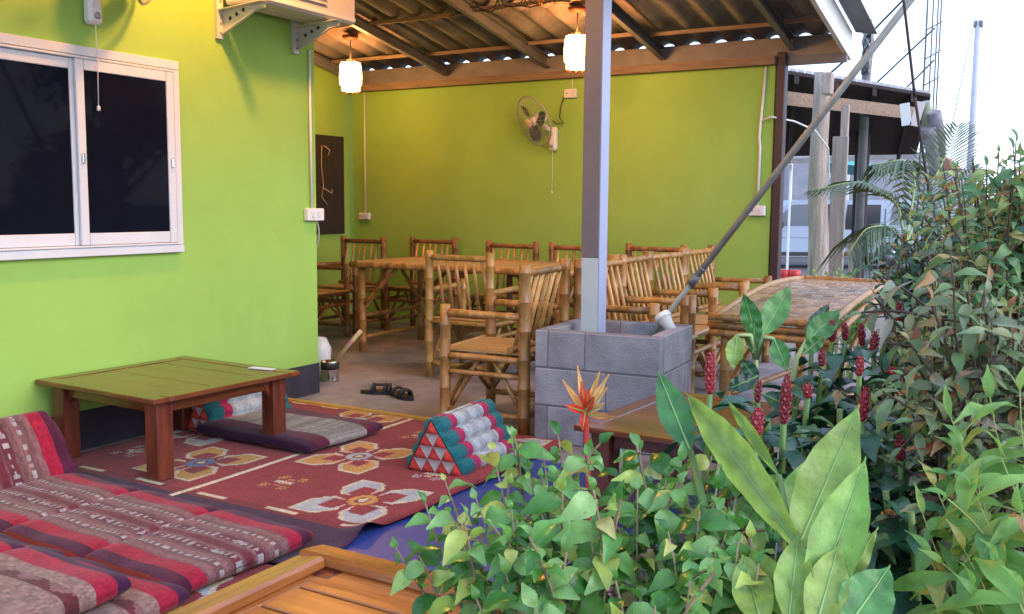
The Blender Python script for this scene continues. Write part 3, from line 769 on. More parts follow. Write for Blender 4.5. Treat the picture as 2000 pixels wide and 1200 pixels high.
# ------------------------------------------------------------------ mats
TAN = (.20, .09, .09); TAN2 = (.12, .025, .038); RED = (.29, .010, .033); PUR = (.075, .010, .035); PINKY = (.45, .02, .06); WHT = (.31, .27, .27); DK = (.13, .02, .03)
def mat_band(b, a, style=0):
    """b across -1..1 (near..far), a metres along"""
    ab = b
    if style == 2:
        if abs(b) > .82: return (.04, .008, .03)
        if abs(b) > .5: return (.09, .010, .03)
        return tuple(c * (.8 + .35 * (int(a * 130) % 2)) for c in (.22, .20, .19))
    if style == 1:
        if abs(b) > .86: return (.05, .008, .04)
        if abs(b) > .62: return RED
        k = abs(b) / .62
        if .5 < k < .72:
            return (.10, .02, .025) if abs(((a * 14) % 2) - 1) * .22 + .5 > k - .03 else TAN
        return tuple(c * (.85 + .25 * ((int(a * 160) + int(b * 60)) % 2)) for c in (.24, .14, .12))
    if abs(b) > .80: return tuple(c * (1 + .15 * math.sin(a * 40)) for c in PUR)
    if abs(b) > .60: return RED
    if abs(b) < .06: return DK
    if .10 < abs(b) < .22:
        p = (a * 34 + .3 * math.sin(a * 9)) % 1
        return WHT if (p < .55 and abs(abs(b) - .16) < .022 + .022 * (p < .3) + .01 * math.sin(a * 50)) else TAN2
    s_ = int(b * 60) % 2
    if .36 < abs(b) < .42 and int(a * 70) % 2: return WHT
    return TAN if s_ else tuple(c * .72 for c in TAN)
def puff(name, L, W_, H_, style, parent, loc, rot=(0, 0, 0), n=44, a0=0.0, quilts=1, side=None, mirror=False):
    """puffy mat section: x 0..L, y -W/2..W/2, z 0..H; closed loop surface across y, ends pinched"""
    nu = n; nv = 150
    ring = []
    for i in range(1201):
        t = 2 * PI * i / 1200 - PI / 2; c, s_ = math.cos(t), math.sin(t); e = .42
        ring.append((math.copysign(abs(c) ** e, c), math.copysign(abs(s_) ** e, s_)))
    acc = [0.0]
    for i in range(1200): acc.append(acc[-1] + math.hypot((ring[i + 1][0] - ring[i][0]) * W_ / 2, (ring[i + 1][1] - ring[i][1]) * H_ / 2))
    import bisect
    def prof(v):
        i = min(1199, max(0, bisect.bisect_left(acc, v * acc[-1]) - 1)); f_ = (v * acc[-1] - acc[i]) / max(1e-9, acc[i + 1] - acc[i])
        return ring[i][0] + (ring[i + 1][0] - ring[i][0]) * f_, ring[i][1] + (ring[i + 1][1] - ring[i][1]) * f_
    def pos(u, v):
        u = .5 - .5 * math.cos(PI * u); a = 2 * u - 1
        k = max(0.0, 1 - abs(a) ** 12) ** .5
        y, z = prof(v)
        q = 1 - .10 * (abs(math.sin(u * quilts * PI)) < .12) if quilts > 1 else 1
        zz = H_ / 2 * (1 + .04 * k * (1 - abs(y) ** 3)) + z * H_ / 2 * k * q
        return (u * L, y * W_ / 2 * (.97 + .03 * k), zz + .003 * math.sin(u * 9 + v * 20))
    def col(u, v):
        y, z = prof(v)
        if abs(y) > .97 and side: return side
        return mat_band(y * (-1 if mirror else 1), a0 + (.5 - .5 * math.cos(PI * u)) * L, style)
    return surf_link(surf(name, nu, nv, pos, col, M['cloth'], parent), loc, rot)
def surf_link(o, loc, rot): o.location = loc; o.rotation_euler = rot; return o
def tri_cushion(parent, length, base, height, colors='teal', rows=4, nm='cushion', loc=(0, 0, 0), rot=(0, 0, 0), lean=.5):
    """triangular axe cushion as one child: end face at y=0, body to y=length; base along x 0..base; apex at x=lean*base"""
    A = Vector((lean * base, 0, height)); B0 = Vector((0, 0, .0)); B1 = Vector((base, 0, 0))
    def bands(t):
        if colors == 'teal':
            e = min(t, 1 - t)
            if e < .17: return (.015, .13, .14)
            if e < .27: return (.36, .02, .08)
            return tuple(c * (.9 + .2 * ((int(t * 110) + 0) % 2)) for c in (.34, .36, .38))
        if colors == 'maroon':
            e = abs(t * 2 - 1)
            return mat_band(e if t > .5 else -e, t, 0)
        e = min(t, 1 - t)
        return (.16, .03, .09) if int(t * 40) % 2 else (.25, .16, .14)
    for (P_, Q_, outn) in ((A, B1, 1), (B0, A, -1)):
        d = (Q_ - P_)
        nrm = Vector((-d.z, 0, d.x)).normalized()
        if nrm.z < 0: nrm = -nrm
        def pos(u, v, P_=P_, d=d, nrm=nrm):
            k = v * rows; f_ = k - math.floor(k)
            bul = math.sqrt(max(0, 1 - (2 * f_ - 1) ** 2)) * .030
            e = min(u, 1 - u); bul *= min(1, (e / .035)) ** .5 if e < .035 else 1
            p = P_ + d * v + nrm * (bul + .004)
            return (p.x, u * length, p.z)
        surf('quilted_side', 60, rows * 10, pos, lambda u, v: bands(u), M['cloth'], parent)
    MB().add([(0, 0, .002), (base, 0, .002), (base, length, .002), (0, length, .002)], [(0, 3, 2, 1)]).build('underside', M['tealcloth'], parent)
    # end faces of puffy triangles
    for yy, sg in ((0, -1), (length, 1)):
        for r_ in range(rows):
            z0 = height * (rows - 1 - r_) / rows; z1 = height * (rows - r_) / rows
            xl0 = (A.x) * (z0 / height); xr0 = base - (base - A.x) * (z0 / height)
            xl1 = (A.x) * (z1 / height); xr1 = base - (base - A.x) * (z1 / height)
            n = r_ + 1
            bx0 = [xl0 + (xr0 - xl0) * i / n for i in range(n + 1)]
            tx = [xl1 + (xr1 - xl1) * i / max(1, n - 1) for i in range(n)] if n > 1 else [(xl1 + xr1) / 2]
            tri = [((bx0[i], z0), (bx0[i + 1], z0), (tx[i], z1), 'r') for i in range(n)] + [((tx[i], z1), (bx0[i + 1], z0), (tx[i + 1], z1), 'w') for i in range(n - 1)]
            for p, q, s_, kc in tri:
                c = ((p[0] + q[0] + s_[0]) / 3, (p[1] + q[1] + s_[1]) / 3)
                mid = [((p[0] + q[0]) / 2, (p[1] + q[1]) / 2), ((q[0] + s_[0]) / 2, (q[1] + s_[1]) / 2), ((s_[0] + p[0]) / 2, (s_[1] + p[1]) / 2)]
                bul = .026 if kc == 'r' else -.010
                ring = [p, mid[0], q, mid[1], s_, mid[2]]
                v = [(x_, yy, z_) for x_, z_ in ring] + [((x_ * .55 + c[0] * .45), yy + sg * bul * .75, (z_ * .55 + c[1] * .45)) for x_, z_ in ring] + [(c[0], yy + sg * bul, c[1])]
                fs = [(i, (i + 1) % 6, 6 + (i + 1) % 6, 6 + i) for i in range(6)] + [(6 + i, 6 + (i + 1) % 6, 12) for i in range(6)]
                MB().add(v, fs, True).build('red_wedge' if kc == 'r' else 'white_wedge', M['redcloth'] if kc == 'r' else M['whitecloth'], parent)

# big folding mat with wedge backrest at the wall
t = thing('folding_mat', 'long red and tan folding floor mat with a wedge backrest against the green wall', 'floor mat', (-3.62, 2.20, .018))
SIDE = (.20, .018, .012)
for i in range(3):
    s_ = puff('mat_section', .468, .60, .070, 0, t, (.0 + i * .457, -.02 * i * .3, .001 * i), (0, 0, R(-1.2 - i * .5)), a0=i * .46, side=SIDE)
    s2 = MB()
    s2.tube([(.02 + k * .43 / 10, -.296 - .010 * math.sin(PI * k / 10), .036) for k in range(11)], [.018] + [.028] * 9 + [.018], 10)
    sr_ = s2.build('side_roll', mat('red_brown_cloth', (.17, .022, .016), .85, .2, color2=(.15, .014, .012), scale=20, bump=.4, bscale=300), s_)
# wedge: apex ridge along y
def wedge_pos(u, v):
    y = -.31 + .62 * u
    # path: front bottom (x .06,z0) -> apex (-.16,.31) -> back (-.42,.02)
    pts = [(.03, .02), (-.02, .14), (-.12, .29), (-.17, .305), (-.24, .27), (-.44, .05)]
    s_ = v * (len(pts) - 1); i = min(int(s_), len(pts) - 2); f_ = s_ - i
    xx = pts[i][0] * (1 - f_) + pts[i + 1][0] * f_; zz = pts[i][1] * (1 - f_) + pts[i + 1][1] * f_
    q = abs(math.sin(v * PI * 5)); bul = .012 * q
    e = min(u, 1 - u); k = 1 - max(0, (1 - e / .05)) * .12 if e < .05 else 1
    return (xx + bul * .7, y, max(0, zz * k + bul * .7))
surf('wedge_backrest', 70, 40, wedge_pos, lambda u, v: mat_band(2 * u - 1, v * .5, 0), M['cloth'], t)
for yy in (-.30, .30):
    MB().add([(.03, yy, .02), (-.12, yy, .275), (-.17, yy, .29), (-.24, yy, .255), (-.44, yy, .04)], [(0, 1, 2, 3, 4)]).build('wedge_end', MATS['red_brown_cloth'], t)
# front-left stacked mats
t = thing('floor_mat', 'dark purple and red floor mat lowest of the pair at the bottom left corner', 'floor mat', (-3.3, 1.58, .018))
for i in range(2): puff('mat_section', .56, .62, .07, 1, t, (.0 + i * .545, 0, 0), (0, 0, R(1)), a0=i * .5, side=(.04, .008, .03))
t = thing('floor_mat', 'thick tan, red and purple patterned floor mat laid on top at the bottom left corner', 'floor mat', (-3.25, 1.44, .091))
for i in range(2): puff('mat_section', .50, .62, .075, 1, t, (.0 + i * .485, 0, 0), (0, 0, R(-1)), a0=i * .5, side=(.04, .008, .03))
# maroon mat + cushion under square table
t = thing('floor_mat', 'dark maroon floor mat with a grey band under and beyond the square table', 'floor mat', (-3.86, 3.66, .018))
puff('mat_section', .80, .56, .07, 2, t, (0, 0, 0), (0, 0, R(-1)))
t = thing('triangular_cushion', 'triangular cushion with red and white end under the square table by the wall', 'cushion', (-4.10, 3.50, .02), R(2))
t.rotation_euler = (0, 0, R(-3))
tri_cushion(t, .56, .27, .25, 'teal', 4, lean=.45)
t.location = (-4.07, 3.46, .02)
t = thing('triangular_cushion', 'teal, pink and grey triangular cushion on the rug in front of the nearest chair', 'cushion', (-2.56, 3.46, .015), R(4))
tri_cushion(t, .55, .29, .235, 'teal', 4, lean=.42)
t = thing('triangular_cushion', 'purple patterned cushion on the blue tarpaulin behind the leafy shrub', 'cushion', (-1.30, 2.02, .01), R(-60))
tri_cushion(t, .46, .30, .27, 'purple', 4)

# ------------------------------------------------------------------ low wooden tables
def low_table(label, loc, rz, Lx, Ly, h, top='flat', wx='wood', wy='wood_y', leg=.085, inset=.05, planks=6):
    t = thing('low_table', label, 'table', loc, rz)
    th = .022; ex = .075
    if top == 'flat':
        # frame boards + inner planks
        MB().box((0, -Ly / 2 + ex / 2, h - th / 2), (Lx, ex, th), bev=.004).build('top_frame', M[wx], t)
        MB().box((0, Ly / 2 - ex / 2, h - th / 2), (Lx, ex, th), bev=.004).build('top_frame', M[wx], t)
        for sx in (-1, 1): MB().box((sx * (Lx / 2 - ex / 2), 0, h - th / 2), (ex, Ly - 2 * ex - .002, th), bev=.004).build('top_frame', M[wy], t)
        wpl = (Ly - 2 * ex) / planks
        for i in range(planks):
            MB().box((0, -Ly / 2 + ex + wpl * (i + .5), h - th / 2 - .001 - .0006 * (i % 2)), (Lx - 2 * ex - .002, wpl - .0012, th - .002), bev=.0015).build('top_plank', M[wx], t)
    else:
        rim = .035
        for sy in (-1, 1):
            MB().box((0, sy * (Ly / 2 - .045), h - .016), (Lx, .09, .032), rot=(sy * R(-9), 0, 0), bev=.008).build('raised_rim', M[wx], t)
        for sx in (-1, 1):
            MB().box((sx * (Lx / 2 - .045), 0, h - .016), (.09, Ly - .17, .032), rot=(0, sx * R(9), 0), bev=.008).build('raised_rim', M[wy], t)
        wpl = (Ly - .16) / planks
        for i in range(planks):
            MB().box((0, -Ly / 2 + .08 + wpl * (i + .5), h - .034), (Lx - .14, wpl - .009, .018), bev=.003).build('top_plank', M[wx], t)
        MB().box((0, 0, h - .052), (Lx - .12, Ly - .12, .012)).build('under_board', M[wy], t)
    a = .05
    for sy in (-1, 1):
        MB().box((0, sy * (Ly / 2 - inset - leg / 2), h - th - .032), (Lx - 2 * inset - 2 * leg, .025, .06), bev=.003).build('apron', M[wx], t)
    for sx in (-1, 1):
        MB().box((sx * (Lx / 2 - inset - leg / 2), 0, h - th - .032), (.025, Ly - 2 * inset - 2 * leg, .06), bev=.003).build('apron', M[wy], t)
    for sx in (-1, 1):
        for sy in (-1, 1):
            cx, cy = sx * (Lx / 2 - inset - leg / 2), sy * (Ly / 2 - inset - leg / 2)
            lg = MB().box((cx, cy, (h - th - .001) / 2), (leg, leg, h - th - .001), bev=.005).build('leg', M['wood_red'], t)
            for ax in (0, 1):   # corner gussets
                s_ = -sx if ax == 0 else -sy
                z1 = h - th - .004; c0 = (cx if ax == 0 else cy) + s_ * leg / 2
                poly = [(c0, z1), (c0 + s_ * .055, z1), (c0, z1 - .085)]
                if ax == 0: MB().prism([(p[0], p[1]) for p in poly], 'y', cy - .016, cy + .016).build('corner_brace', M['wood_red'], lg)
                else: MB().prism([(p[0], p[1]) for p in poly], 'x', cx - .016, cx + .016).build('corner_brace', M['wood_red'], lg)
    return t
lt = low_table('square low table with dark reddish legs against the green wall', (-3.695, 3.10, .017), R(-1.5), .85, .86, .375, planks=5)
MB().box((.22, .37, .3765), (.14, .05, .0015), rot=(0, 0, R(8))).build('paper_slip', M['paper'], lt)
low_table('brown low table half hidden behind the red ginger plants', (-1.22, 3.63, 0), R(-3), .72, .86, .385, planks=5)
low_table('orange low table with a raised rim and slatted top at the bottom of the picture', (-1.13, 1.30, .018), R(0), .82, .86, .38, 'rim', 'wood_light', 'wood_light_y', planks=6)

# ------------------------------------------------------------------ bamboo chairs
def make_chair(label, mname='bamboo', w_=.56, dpt=.43, sy=1.0):
    m = M[mname]; t = thing('bamboo_chair', label, 'chair', (0, 0, 0), 0, 'bamboo chairs')
    hw = w_ / 2 - .03; yf = -dpt / 2; yb = dpt / 2
    for s_ in (-1, 1):
        MB().culm((s_ * hw, yf, 0), (s_ * hw, yf, .67), .028, 9).build('front_leg', m, t)
        MB().culm((s_ * hw, yb, 0), (s_ * hw, yb, .895), .030, 9, taper=.97).build('back_leg', m, t)
        MB().culm((s_ * hw, yf + .02, .628), (s_ * hw, yb - .02, .622), .021, 8).build('arm', m, t)
        MB().culm((s_ * hw, yf + .02, .40), (s_ * hw, yb - .02, .395), .018, 8).build('side_rail', m, t)
        MB().culm((s_ * hw, yf + .02, .315), (s_ * hw, yb - .02, .31), .015, 7).build('side_rail', m, t)
        MB().culm((s_ * hw, yf + .02, .10), (s_ * hw, yb - .02, .10), .018, 7).build('stretcher', m, t)
        MB().culm((s_ * (hw - .02), yf + .025, .13), (s_ * (hw - .02), -.04, .385), .014, 6).build('brace', m, t)
        MB().culm((s_ * (hw - .02), yb - .025, .13), (s_ * (hw - .02), .04, .385), .014, 6).build('brace', m, t)
    for yy, zs in ((yf, (.40, .30)), (yb, (.40, .10))):
        for z in zs: MB().culm((-hw + .02, yy, z), (hw - .02, yy, z), .018, 7).build('cross_rail', m, t)
    for s_ in (-1, 1): MB().culm((s_ * (hw - .02), yf, .12), (s_ * .03, yf, .29), .013, 6).build('brace', m, t)
    MB().culm((-hw + .015, yb, .85), (hw - .015, yb, .85), .022, 8).build('top_rail', m, t)
    MB().culm((-hw + .015, yb - .085, .445), (hw - .015, yb - .085, .445), .018, 8).build('back_lower_rail', m, t)
    n = 6
    for i in range(n):
        xx = -hw + .07 + (2 * hw - .14) * i / (n - 1) + random.uniform(-.006, .006)
        MB().tube([(xx, yb + .0, .84), (xx + random.uniform(-.004, .004), yb - .045, .65), (xx, yb - .085, .45)], .0115, 6).build('back_slat', M['bamboo_pale'], t)
    b = MB(); k = 17; yy0 = yf - .02
    for i in range(k):
        xx = -hw + .022 + (2 * hw - .044) * (i + .5) / k
        b.box((xx, (yf + yb) / 2 - .02, .424 + random.uniform(-.0015, .0015)), ((2 * hw - .044) / k - .003, dpt + .03, .008), bev=.002)
    b.culm((-hw + .0, yf - .03, .424), (hw, yf - .03, .424), .014, 7)
    b.build('seat', M['split'], t)
    return t
c0 = make_chair('nearest bamboo chair, standing sideways just left of the block planter')
c0.location = (-2.70, 4.58, 0); c0.rotation_euler = (0, 0, R(-83)); c0.scale = (1.2, 1.08, 1.02)
proto = {}
protog = make_chair('bamboo chair with its back to the camera at the front of the long table', 'bamboo_green')
protog.location = (-3.63, 5.72, 0); protog.rotation_euler = (0, 0, R(180))
protor = make_chair('ruddy bamboo chair in the left corner of the back wall, first of the back row', 'bamboo_red')
protor.location = (-6.02, 7.2, 0)
dup(protor, (-5.42, 7.55, 0), R(1), 'second bamboo chair from the left along the back wall, right of the first lantern')
dup(protor, (-4.33, 7.2, 0), R(-2), 'bamboo chair at the back wall right below the wall fan, left of centre')
dup(protor, (-3.66, 7.2, 0), R(1), 'back row bamboo chair directly behind the steel post')
dup(protor, (-3.06, 7.47, 0), R(0), 'back row bamboo chair just right of the steel post, facing the camera')
dup(protor, (-5.93, 6.55, 0), R(90), 'bamboo chair at the left end of the long table, half hidden by the house corner')
dup(c0, (-2.20, 5.24, 0), R(90), 'bamboo chair right behind the planter, facing the slatted bamboo table')
dup(c0, (-2.24, 5.80, 0), R(92), 'second bamboo chair from the planter in the row facing the slatted bamboo table')
dup(c0, (-2.24, 6.40, 0), R(88), 'third bamboo chair from the planter in the row facing right')
dup(c0, (-2.26, 7.15, 0), R(90), 'last bamboo chair of the row facing right, nearest the back wall and dark column')

# ------------------------------------------------------------------ bamboo tables
t = thing('bamboo_table', 'long bamboo dining table among the bamboo chairs', 'table', (-4.12, 6.60, 0), R(1))
Lx, Ly, h = 1.95, .96, .745; mb = M['bamboo']
for sx in (-1, 1):
    for sy in (-1, 1): MB().culm((sx * (Lx / 2 - .07), sy * (Ly / 2 - .06), 0), (sx * (Lx / 2 - .07), sy * (Ly / 2 - .06), h - .04), .033, 9).build('leg', mb, t)
for sy in (-1, 1):
    MB().culm((-Lx / 2, sy * Ly / 2, h - .02), (Lx / 2, sy * Ly / 2, h - .02), .027, 9).build('edge_rail', mb, t)
    for sx in (-1, 1): MB().culm((sx * (Lx / 2 - .09), sy * (Ly / 2 - .06), .40), (sx * (Lx / 2 - .42), sy * (Ly / 2 - .05), h - .05), .02, 7).build('brace', mb, t)
for sx in (-1, 1):
    MB().culm((sx * Lx / 2, -Ly / 2 + .02, h - .02), (sx * Lx / 2, Ly / 2 - .02, h - .02), .025, 9).build('edge_rail', mb, t)
    for z in (.12, .30): MB().culm((sx * (Lx / 2 - .07), -Ly / 2 + .08, z), (sx * (Lx / 2 - .07), Ly / 2 - .08, z), .018, 7).build('stretcher', mb, t)
    MB().culm((sx * (Lx / 2 - .08), -Ly / 2 + .09, .36), (sx * (Lx / 2 - .08), -.08, h - .05), .018, 7).build('brace', mb, t)
    MB().culm((sx * (Lx / 2 - .08), Ly / 2 - .09, .36), (sx * (Lx / 2 - .08), .08, h - .05), .018, 7).build('brace', mb, t)
me = MB().box((0, 0, 0), (Lx - .05, .036, .012), bev=.003).mesh('top_slat', M['split'])
for i in range(24): link('top_slat', me, t, loc=(0, -Ly / 2 + .03 + i * (Ly - .06) / 23, h - .008 + random.uniform(-.001, .001)))
# arched slatted table on the right
t = thing('bamboo_table', 'bamboo table with an arched shiny slatted top beside the garden plants', 'table', (-1.24, 5.55, 0), R(-6))
W2, L2 = .60, 1.30
def arch(s_): return .635 + .125 * s_ + .05 * math.sin(PI * s_)
ns = 44
for kx in range(4):
    for i in range(ns):
        pass
me = MB().box((0, 0, 0), (.062, .0300, .006), bev=.0015).mesh('top_slat', mat('shiny_split_bamboo', (.46, .34, .22), .16, .7, color2=(.32, .19, .09), scale=30, stretch=(1, 6, 1), objrand=.3, bump=.25, bscale=40))
nx_ = 9
cnt = 0
for i in range(nx_):
    for j in range(33):
        s0 = (j + .5 + (.5 if i % 2 else 0)) / 33.5
        if s0 > .99: continue
        y = -L2 / 2 + L2 * s0; z = arch(s0); sl = (arch(s0 + .01) - arch(s0 - .01)) / (.02 * L2)
        o = link('top_slat', me, t, loc=((i - (nx_ - 1) / 2) * .0625, y, z + random.uniform(-.0015, .002)), rot=(math.atan(sl) + random.uniform(-.03, .03), random.uniform(-.04, .04), 0))
        o.scale = (1, 1.5, 1); cnt += 1
MB().add([(-.28, -L2 / 2 + L2 * s_ / 12, arch(s_ / 12) - .006) for s_ in range(13)] + [(.28, -L2 / 2 + L2 * s_ / 12, arch(s_ / 12) - .006) for s_ in range(13)], [(i, i + 13, i + 14, i + 1) for i in range(12)], True).build('woven_base', M['split'], t)
for sx in (-1, 1):
    MB().tube([(sx * .30, -L2 / 2 + L2 * s_ / 14, arch(s_ / 14) + .006) for s_ in range(15)], .018, 8).build('side_rail', M['bamboo_pale'], t)
    MB().tube([(sx * .30, -L2 / 2 + L2 * s_ / 14, arch(s_ / 14) - .09 + .03 * math.sin(PI * s_ / 14)) for s_ in range(15)], .022, 8).build('side_rail', M['bamboo_pale'], t)
    for yy in (-L2 / 2 + .06, L2 / 2 - .08):
        MB().culm((sx * .27, yy, 0), (sx * .27, yy, .6 if yy < 0 else .70), .033, 9).build('leg', mb, t)
    MB().culm((sx * .27, -L2 / 2 + .1, .2), (sx * .27, L2 / 2 - .1, .2), .018, 7).build('stretcher', mb, t)
    MB().culm((sx * .27, -L2 / 2 + .1, .25), (sx * .27, 0, .56), .018, 7).build('brace', mb, t)
for s_, dz in ((0, .0), (0, -.045), (0, -.085), (1, .005), (1, -.05)):
    yy = -L2 / 2 + L2 * s_
    MB().culm((-.34, yy + (-.012 if dz == 0 else 0), arch(s_) + dz), (.33, yy, arch(s_) + dz), .021, 9).build('end_rail', mb, t)
MB().culm((-.36, -L2 / 2 + .05, .56), (-.22, -L2 / 2 + .1, .56), .036, 10).build('cross_beam', mb, t)

# ------------------------------------------------------------------ small things on the concrete
def slipper(loc, rz, label):
    t = thing('slipper', label, 'slipper', loc, rz, 'pair of dark slippers')
    out = []
    for i in range(16):
        a = 2 * PI * i / 16; wv = .044 * (1 + .18 * math.sin(a)); out.append((wv * math.cos(a), .13 * math.sin(a)))
    n = 16; v = [(p[0], p[1], 0) for p in out] + [(p[0], p[1], .022) for p in out]
    b = MB(); b.add(v, [tuple(range(n))[::-1], tuple(range(n, 2 * n))] + [(i, (i + 1) % n, (i + 1) % n + n, i + n) for i in range(n)]); b.build('sole', M['black'], t)
    b = MB()
    for yy in (.03, .055, -.05):
        b.tube([(-.044, yy, .012), (-.03, yy + .005, .05), (0, yy + .01, .062), (.03, yy + .005, .05), (.044, yy, .012)], .011, 6)
    b.tube([(0, .04, .06), (.0, -.04, .06)], .008, 6)
    b.build('strap', M['black'], t)
    return t
slipper((-3.79, 4.83, 0), R(-62), 'left one of the two dark slippers on the concrete floor')
slipper((-3.60, 4.80, 0), R(-112), 'right one of the two dark slippers on the concrete floor')
t = thing('paint_can', 'metal can with a yellow green handled brush beside the house corner', 'can', (-4.36, 5.0, 0))
MB().lathe([(0, 0), (.062, 0), (.064, .01), (.062, .02), (.062, .13), (.066, .14), (.06, .14), (.058, .02)], n=18).build('can_body', M['chrome'], t)
MB().lathe([(.063, .085), (.0635, .085), (.0635, .14), (.063, .14)], n=18).build('dark_band', M['black'], t)
MB().tube([(.01, 0, .08), (.13, .02, .24), (.24, .04, .36)], [.012, .014, .016], 6).build('brush_handle', mat('lime_plastic', (.45, .55, .12), .5, color2=(.5, .2, .3), scale=12), t)
t = thing('white_bag', 'small crumpled white bag on a stool behind the can at the house corner', 'bag', (-4.56, 5.12, .0))
MB().lathe([(0, 0), (.07, 0), (.08, .12), (.085, .2), (.05, .27), (0, .28)], n=12).build('bag', M['plastic'], t)
# ------------------------------------------------------------------ background on the right
t = thing('log_post', 'thick weathered wooden log post with a notched top beyond the green wall', 'post', (-2.10, 9.35, -.32))
pts = [(0, 0, 0), (.01, 0, .5), (.03, 0, .9), (.02, 0, 1.3), (-.01, 0, 1.7), (-.01, 0, 2.2), (.0, 0, 2.6), (.0, 0, 2.79)]
MB().tube(pts, [.105, .10, .10, .095, .09, .082, .08, .08], 12).build('log', M['drift'], t)
MB().box((.05, -.02, 2.68), (.09, .12, .2), bev=.01).build('notched_end', M['drift'], t)
t = thing('board_post', 'pale flat board post right beside the weathered log', 'post', (-1.93, 9.42, -.32))
MB().box((0, 0, 1.1), (.14, .05, 2.2), bev=.004).build('board', M['plank'], t); MB().box((.02, .06, 2.25), (.07, .05, .5), bev=.004).build('upper_board', M['drift'], t)
t = thing('shelter_roof', 'low tin roofed shelter with a dark underside beyond the patio', 'shelter', (0, 0, 0))
A, B, Cc, Dd = [Vector(p) for p in ((-2.549, 9.272, 2.498), (-1.418, 11.450, 2.420), (-1.855, 13.859, 1.928), (-3.413, 12.320, 1.857))]
def quad(pts, th, nm, m, par, up=Vector((0, 0, 1))):
    b = MB(); v = [tuple(p) for p in pts] + [tuple(Vector(p) + up * th) for p in pts]
    return b.add(v, [(0, 1, 2, 3), (7, 6, 5, 4), (0, 4, 5, 1), (1, 5, 6, 2), (2, 6, 7, 3), (3, 7, 4, 0)]).build(nm, m, par)
quad([A, B, Cc, Dd], .03, 'roof_deck', M['darkroof'], t)
e = (B - A).normalized()
nn = 22
for i in range(nn):   # tin sheets proud of the deck, their rippled ends show at the eave
    a = A.lerp(B, i / nn); b2 = A.lerp(B, (i + .92) / nn); c2 = Dd.lerp(Cc, (i + .92) / nn); d2 = Dd.lerp(Cc, i / nn)
    o1 = Vector((0, 0, .034)); quad([a + o1, b2 + o1, c2 + o1, d2 + o1], .03, 'tin_sheet', M['tin'], t)
quad([A + Vector((0, .02, -.30)), B + Vector((0, .02, -.26)), B + Vector((.05, .08, -.26)), A + Vector((.05, .08, -.30))], .13, 'eave_beam', M['timber'], t)
for k in (.12, .36, .6, .86):
    a = A.lerp(B, k); c = Dd.lerp(Cc, k); quad([a + Vector((0, 0, -.08)), a + e * .07 + Vector((0, 0, -.08)), c + e * .07 + Vector((0, 0, -.08)), c + Vector((0, 0, -.08))], .075, 'rafter', M['darkroof'], t)
p = Vector((-2.234, 12.166, 2.095))
MB().box((p.x, p.y, (p.z - .32) / 2), (.15, .12, p.z + .32)).build('shelter_post', M['darkroof'], t)
p2 = p + Vector((-.02, -.16, 0)); MB().box((p2.x, p2.y, .25), (.1, .03, 1.14)).build('post_sleeve', M['plank'], t)
# second low roof
t = thing('tin_canopy', 'pale grey tin canopy seen under the dark shelter roof', 'canopy', (0, 0, 0))
quad([Vector((-3.998, 14.440, 1.921)), Vector((-2.120, 15.837, 2.044)), Vector((-2.660, 19.782, 2.480)), Vector((-5.070, 18.273, 2.394))], .05, 'canopy_sheet', M['tin'], t)
quad([Vector((-3.996, 14.444, 1.845)), Vector((-2.117, 15.842, 1.967)), Vector((-2.130, 15.941, 1.972)), Vector((-4.023, 14.541, 1.849))], .08, 'canopy_edge', M['steel'], t)
for q in ((-3.749, 14.820, 1.856), (-3.065, 14.979, 1.793)): MB().box((q[0], q[1], (q[2] - .32) / 2), (.03, .03, q[2] + .32)).build('canopy_leg', M['white'], t)
# banner roll
t = thing('rolled_banner', 'faded rolled banner hanging from the right end of the shelter', 'banner', (-1.308, 10.467, 2.267))
for k, (dx, dz, r_) in enumerate(((0, 0, .06), (.05, -.25, .075), (.1, -.1, .07))):
    MB().tube([(dx - .05, 0, dz), (dx, .1, dz - .25), (dx + .03, .15, dz - .5)], [r_, r_ * .9, r_ * .6], 9).build('cloth_roll', mat('faded_green_cloth', (.2, .24, .12), .8, color2=(.3, .3, .33), scale=5) if k == 0 else mat('faded_cloth', (.3, .3, .36), .8, color2=(.12, .1, .1), scale=7), t)
MB().box((-.2, -.1, -.12), (.09, .02, .22), rot=(0, R(-8), 0)).build('white_tag', M['white'], t)
MB().box((-.09, -.1, -.12), (.08, .02, .24), rot=(0, R(14), 0)).build('white_tag', mat('pink_tag', (.75, .6, .58), .6), t)
# van
V0 = Vector((-5.742, 25.316, -0.233)); ang = math.atan2((Vector((-3.872, 25.874, -0.190)) - V0).y, (Vector((-3.872, 25.874, -0.190)) - V0).x)
t = thing('parked_van', 'pale silver blue van parked side-on beyond the shelter', 'van', (V0.x, V0.y, -.31), R(30)); t.scale = (1.2, 1, 1)
prof = [(-2.1, .32), (-2.12, .72), (-1.95, .86), (-1.35, 1.02), (-.78, 1.62), (-.6, 1.70), (2.0, 1.72), (2.12, 1.6), (2.2, .95), (2.2, .32)]
MB().prism(prof, 'y', -.8, .8).build('body', M['van'], t)
def pane(nm, poly, m, y=-.803):
    MB().prism(poly, 'y', y - .006, y).build(nm, m, t)
pane('window', [(-1.15, 1.06), (-.68, 1.58), (-.28, 1.60), (-.28, 1.06)], M['paleglass']); pane('window', [(-.18, 1.02), (-.10, 1.60), (.18, 1.60), (.18, 1.02)], M['glassdark'])
pane('window', [(.40, .98), (.46, 1.60), (1.15, 1.60), (1.15, .98)], M['glassdark']); pane('window', [(1.35, 1.10), (1.4, 1.58), (1.95, 1.56), (2.0, 1.1)], M['paleglass'])
for xx in (-1.2, -.22, .3, 1.25): MB().box((xx, -.803, .95), (.015, .012, 1.1)).build('door_seam', M['black'], t)
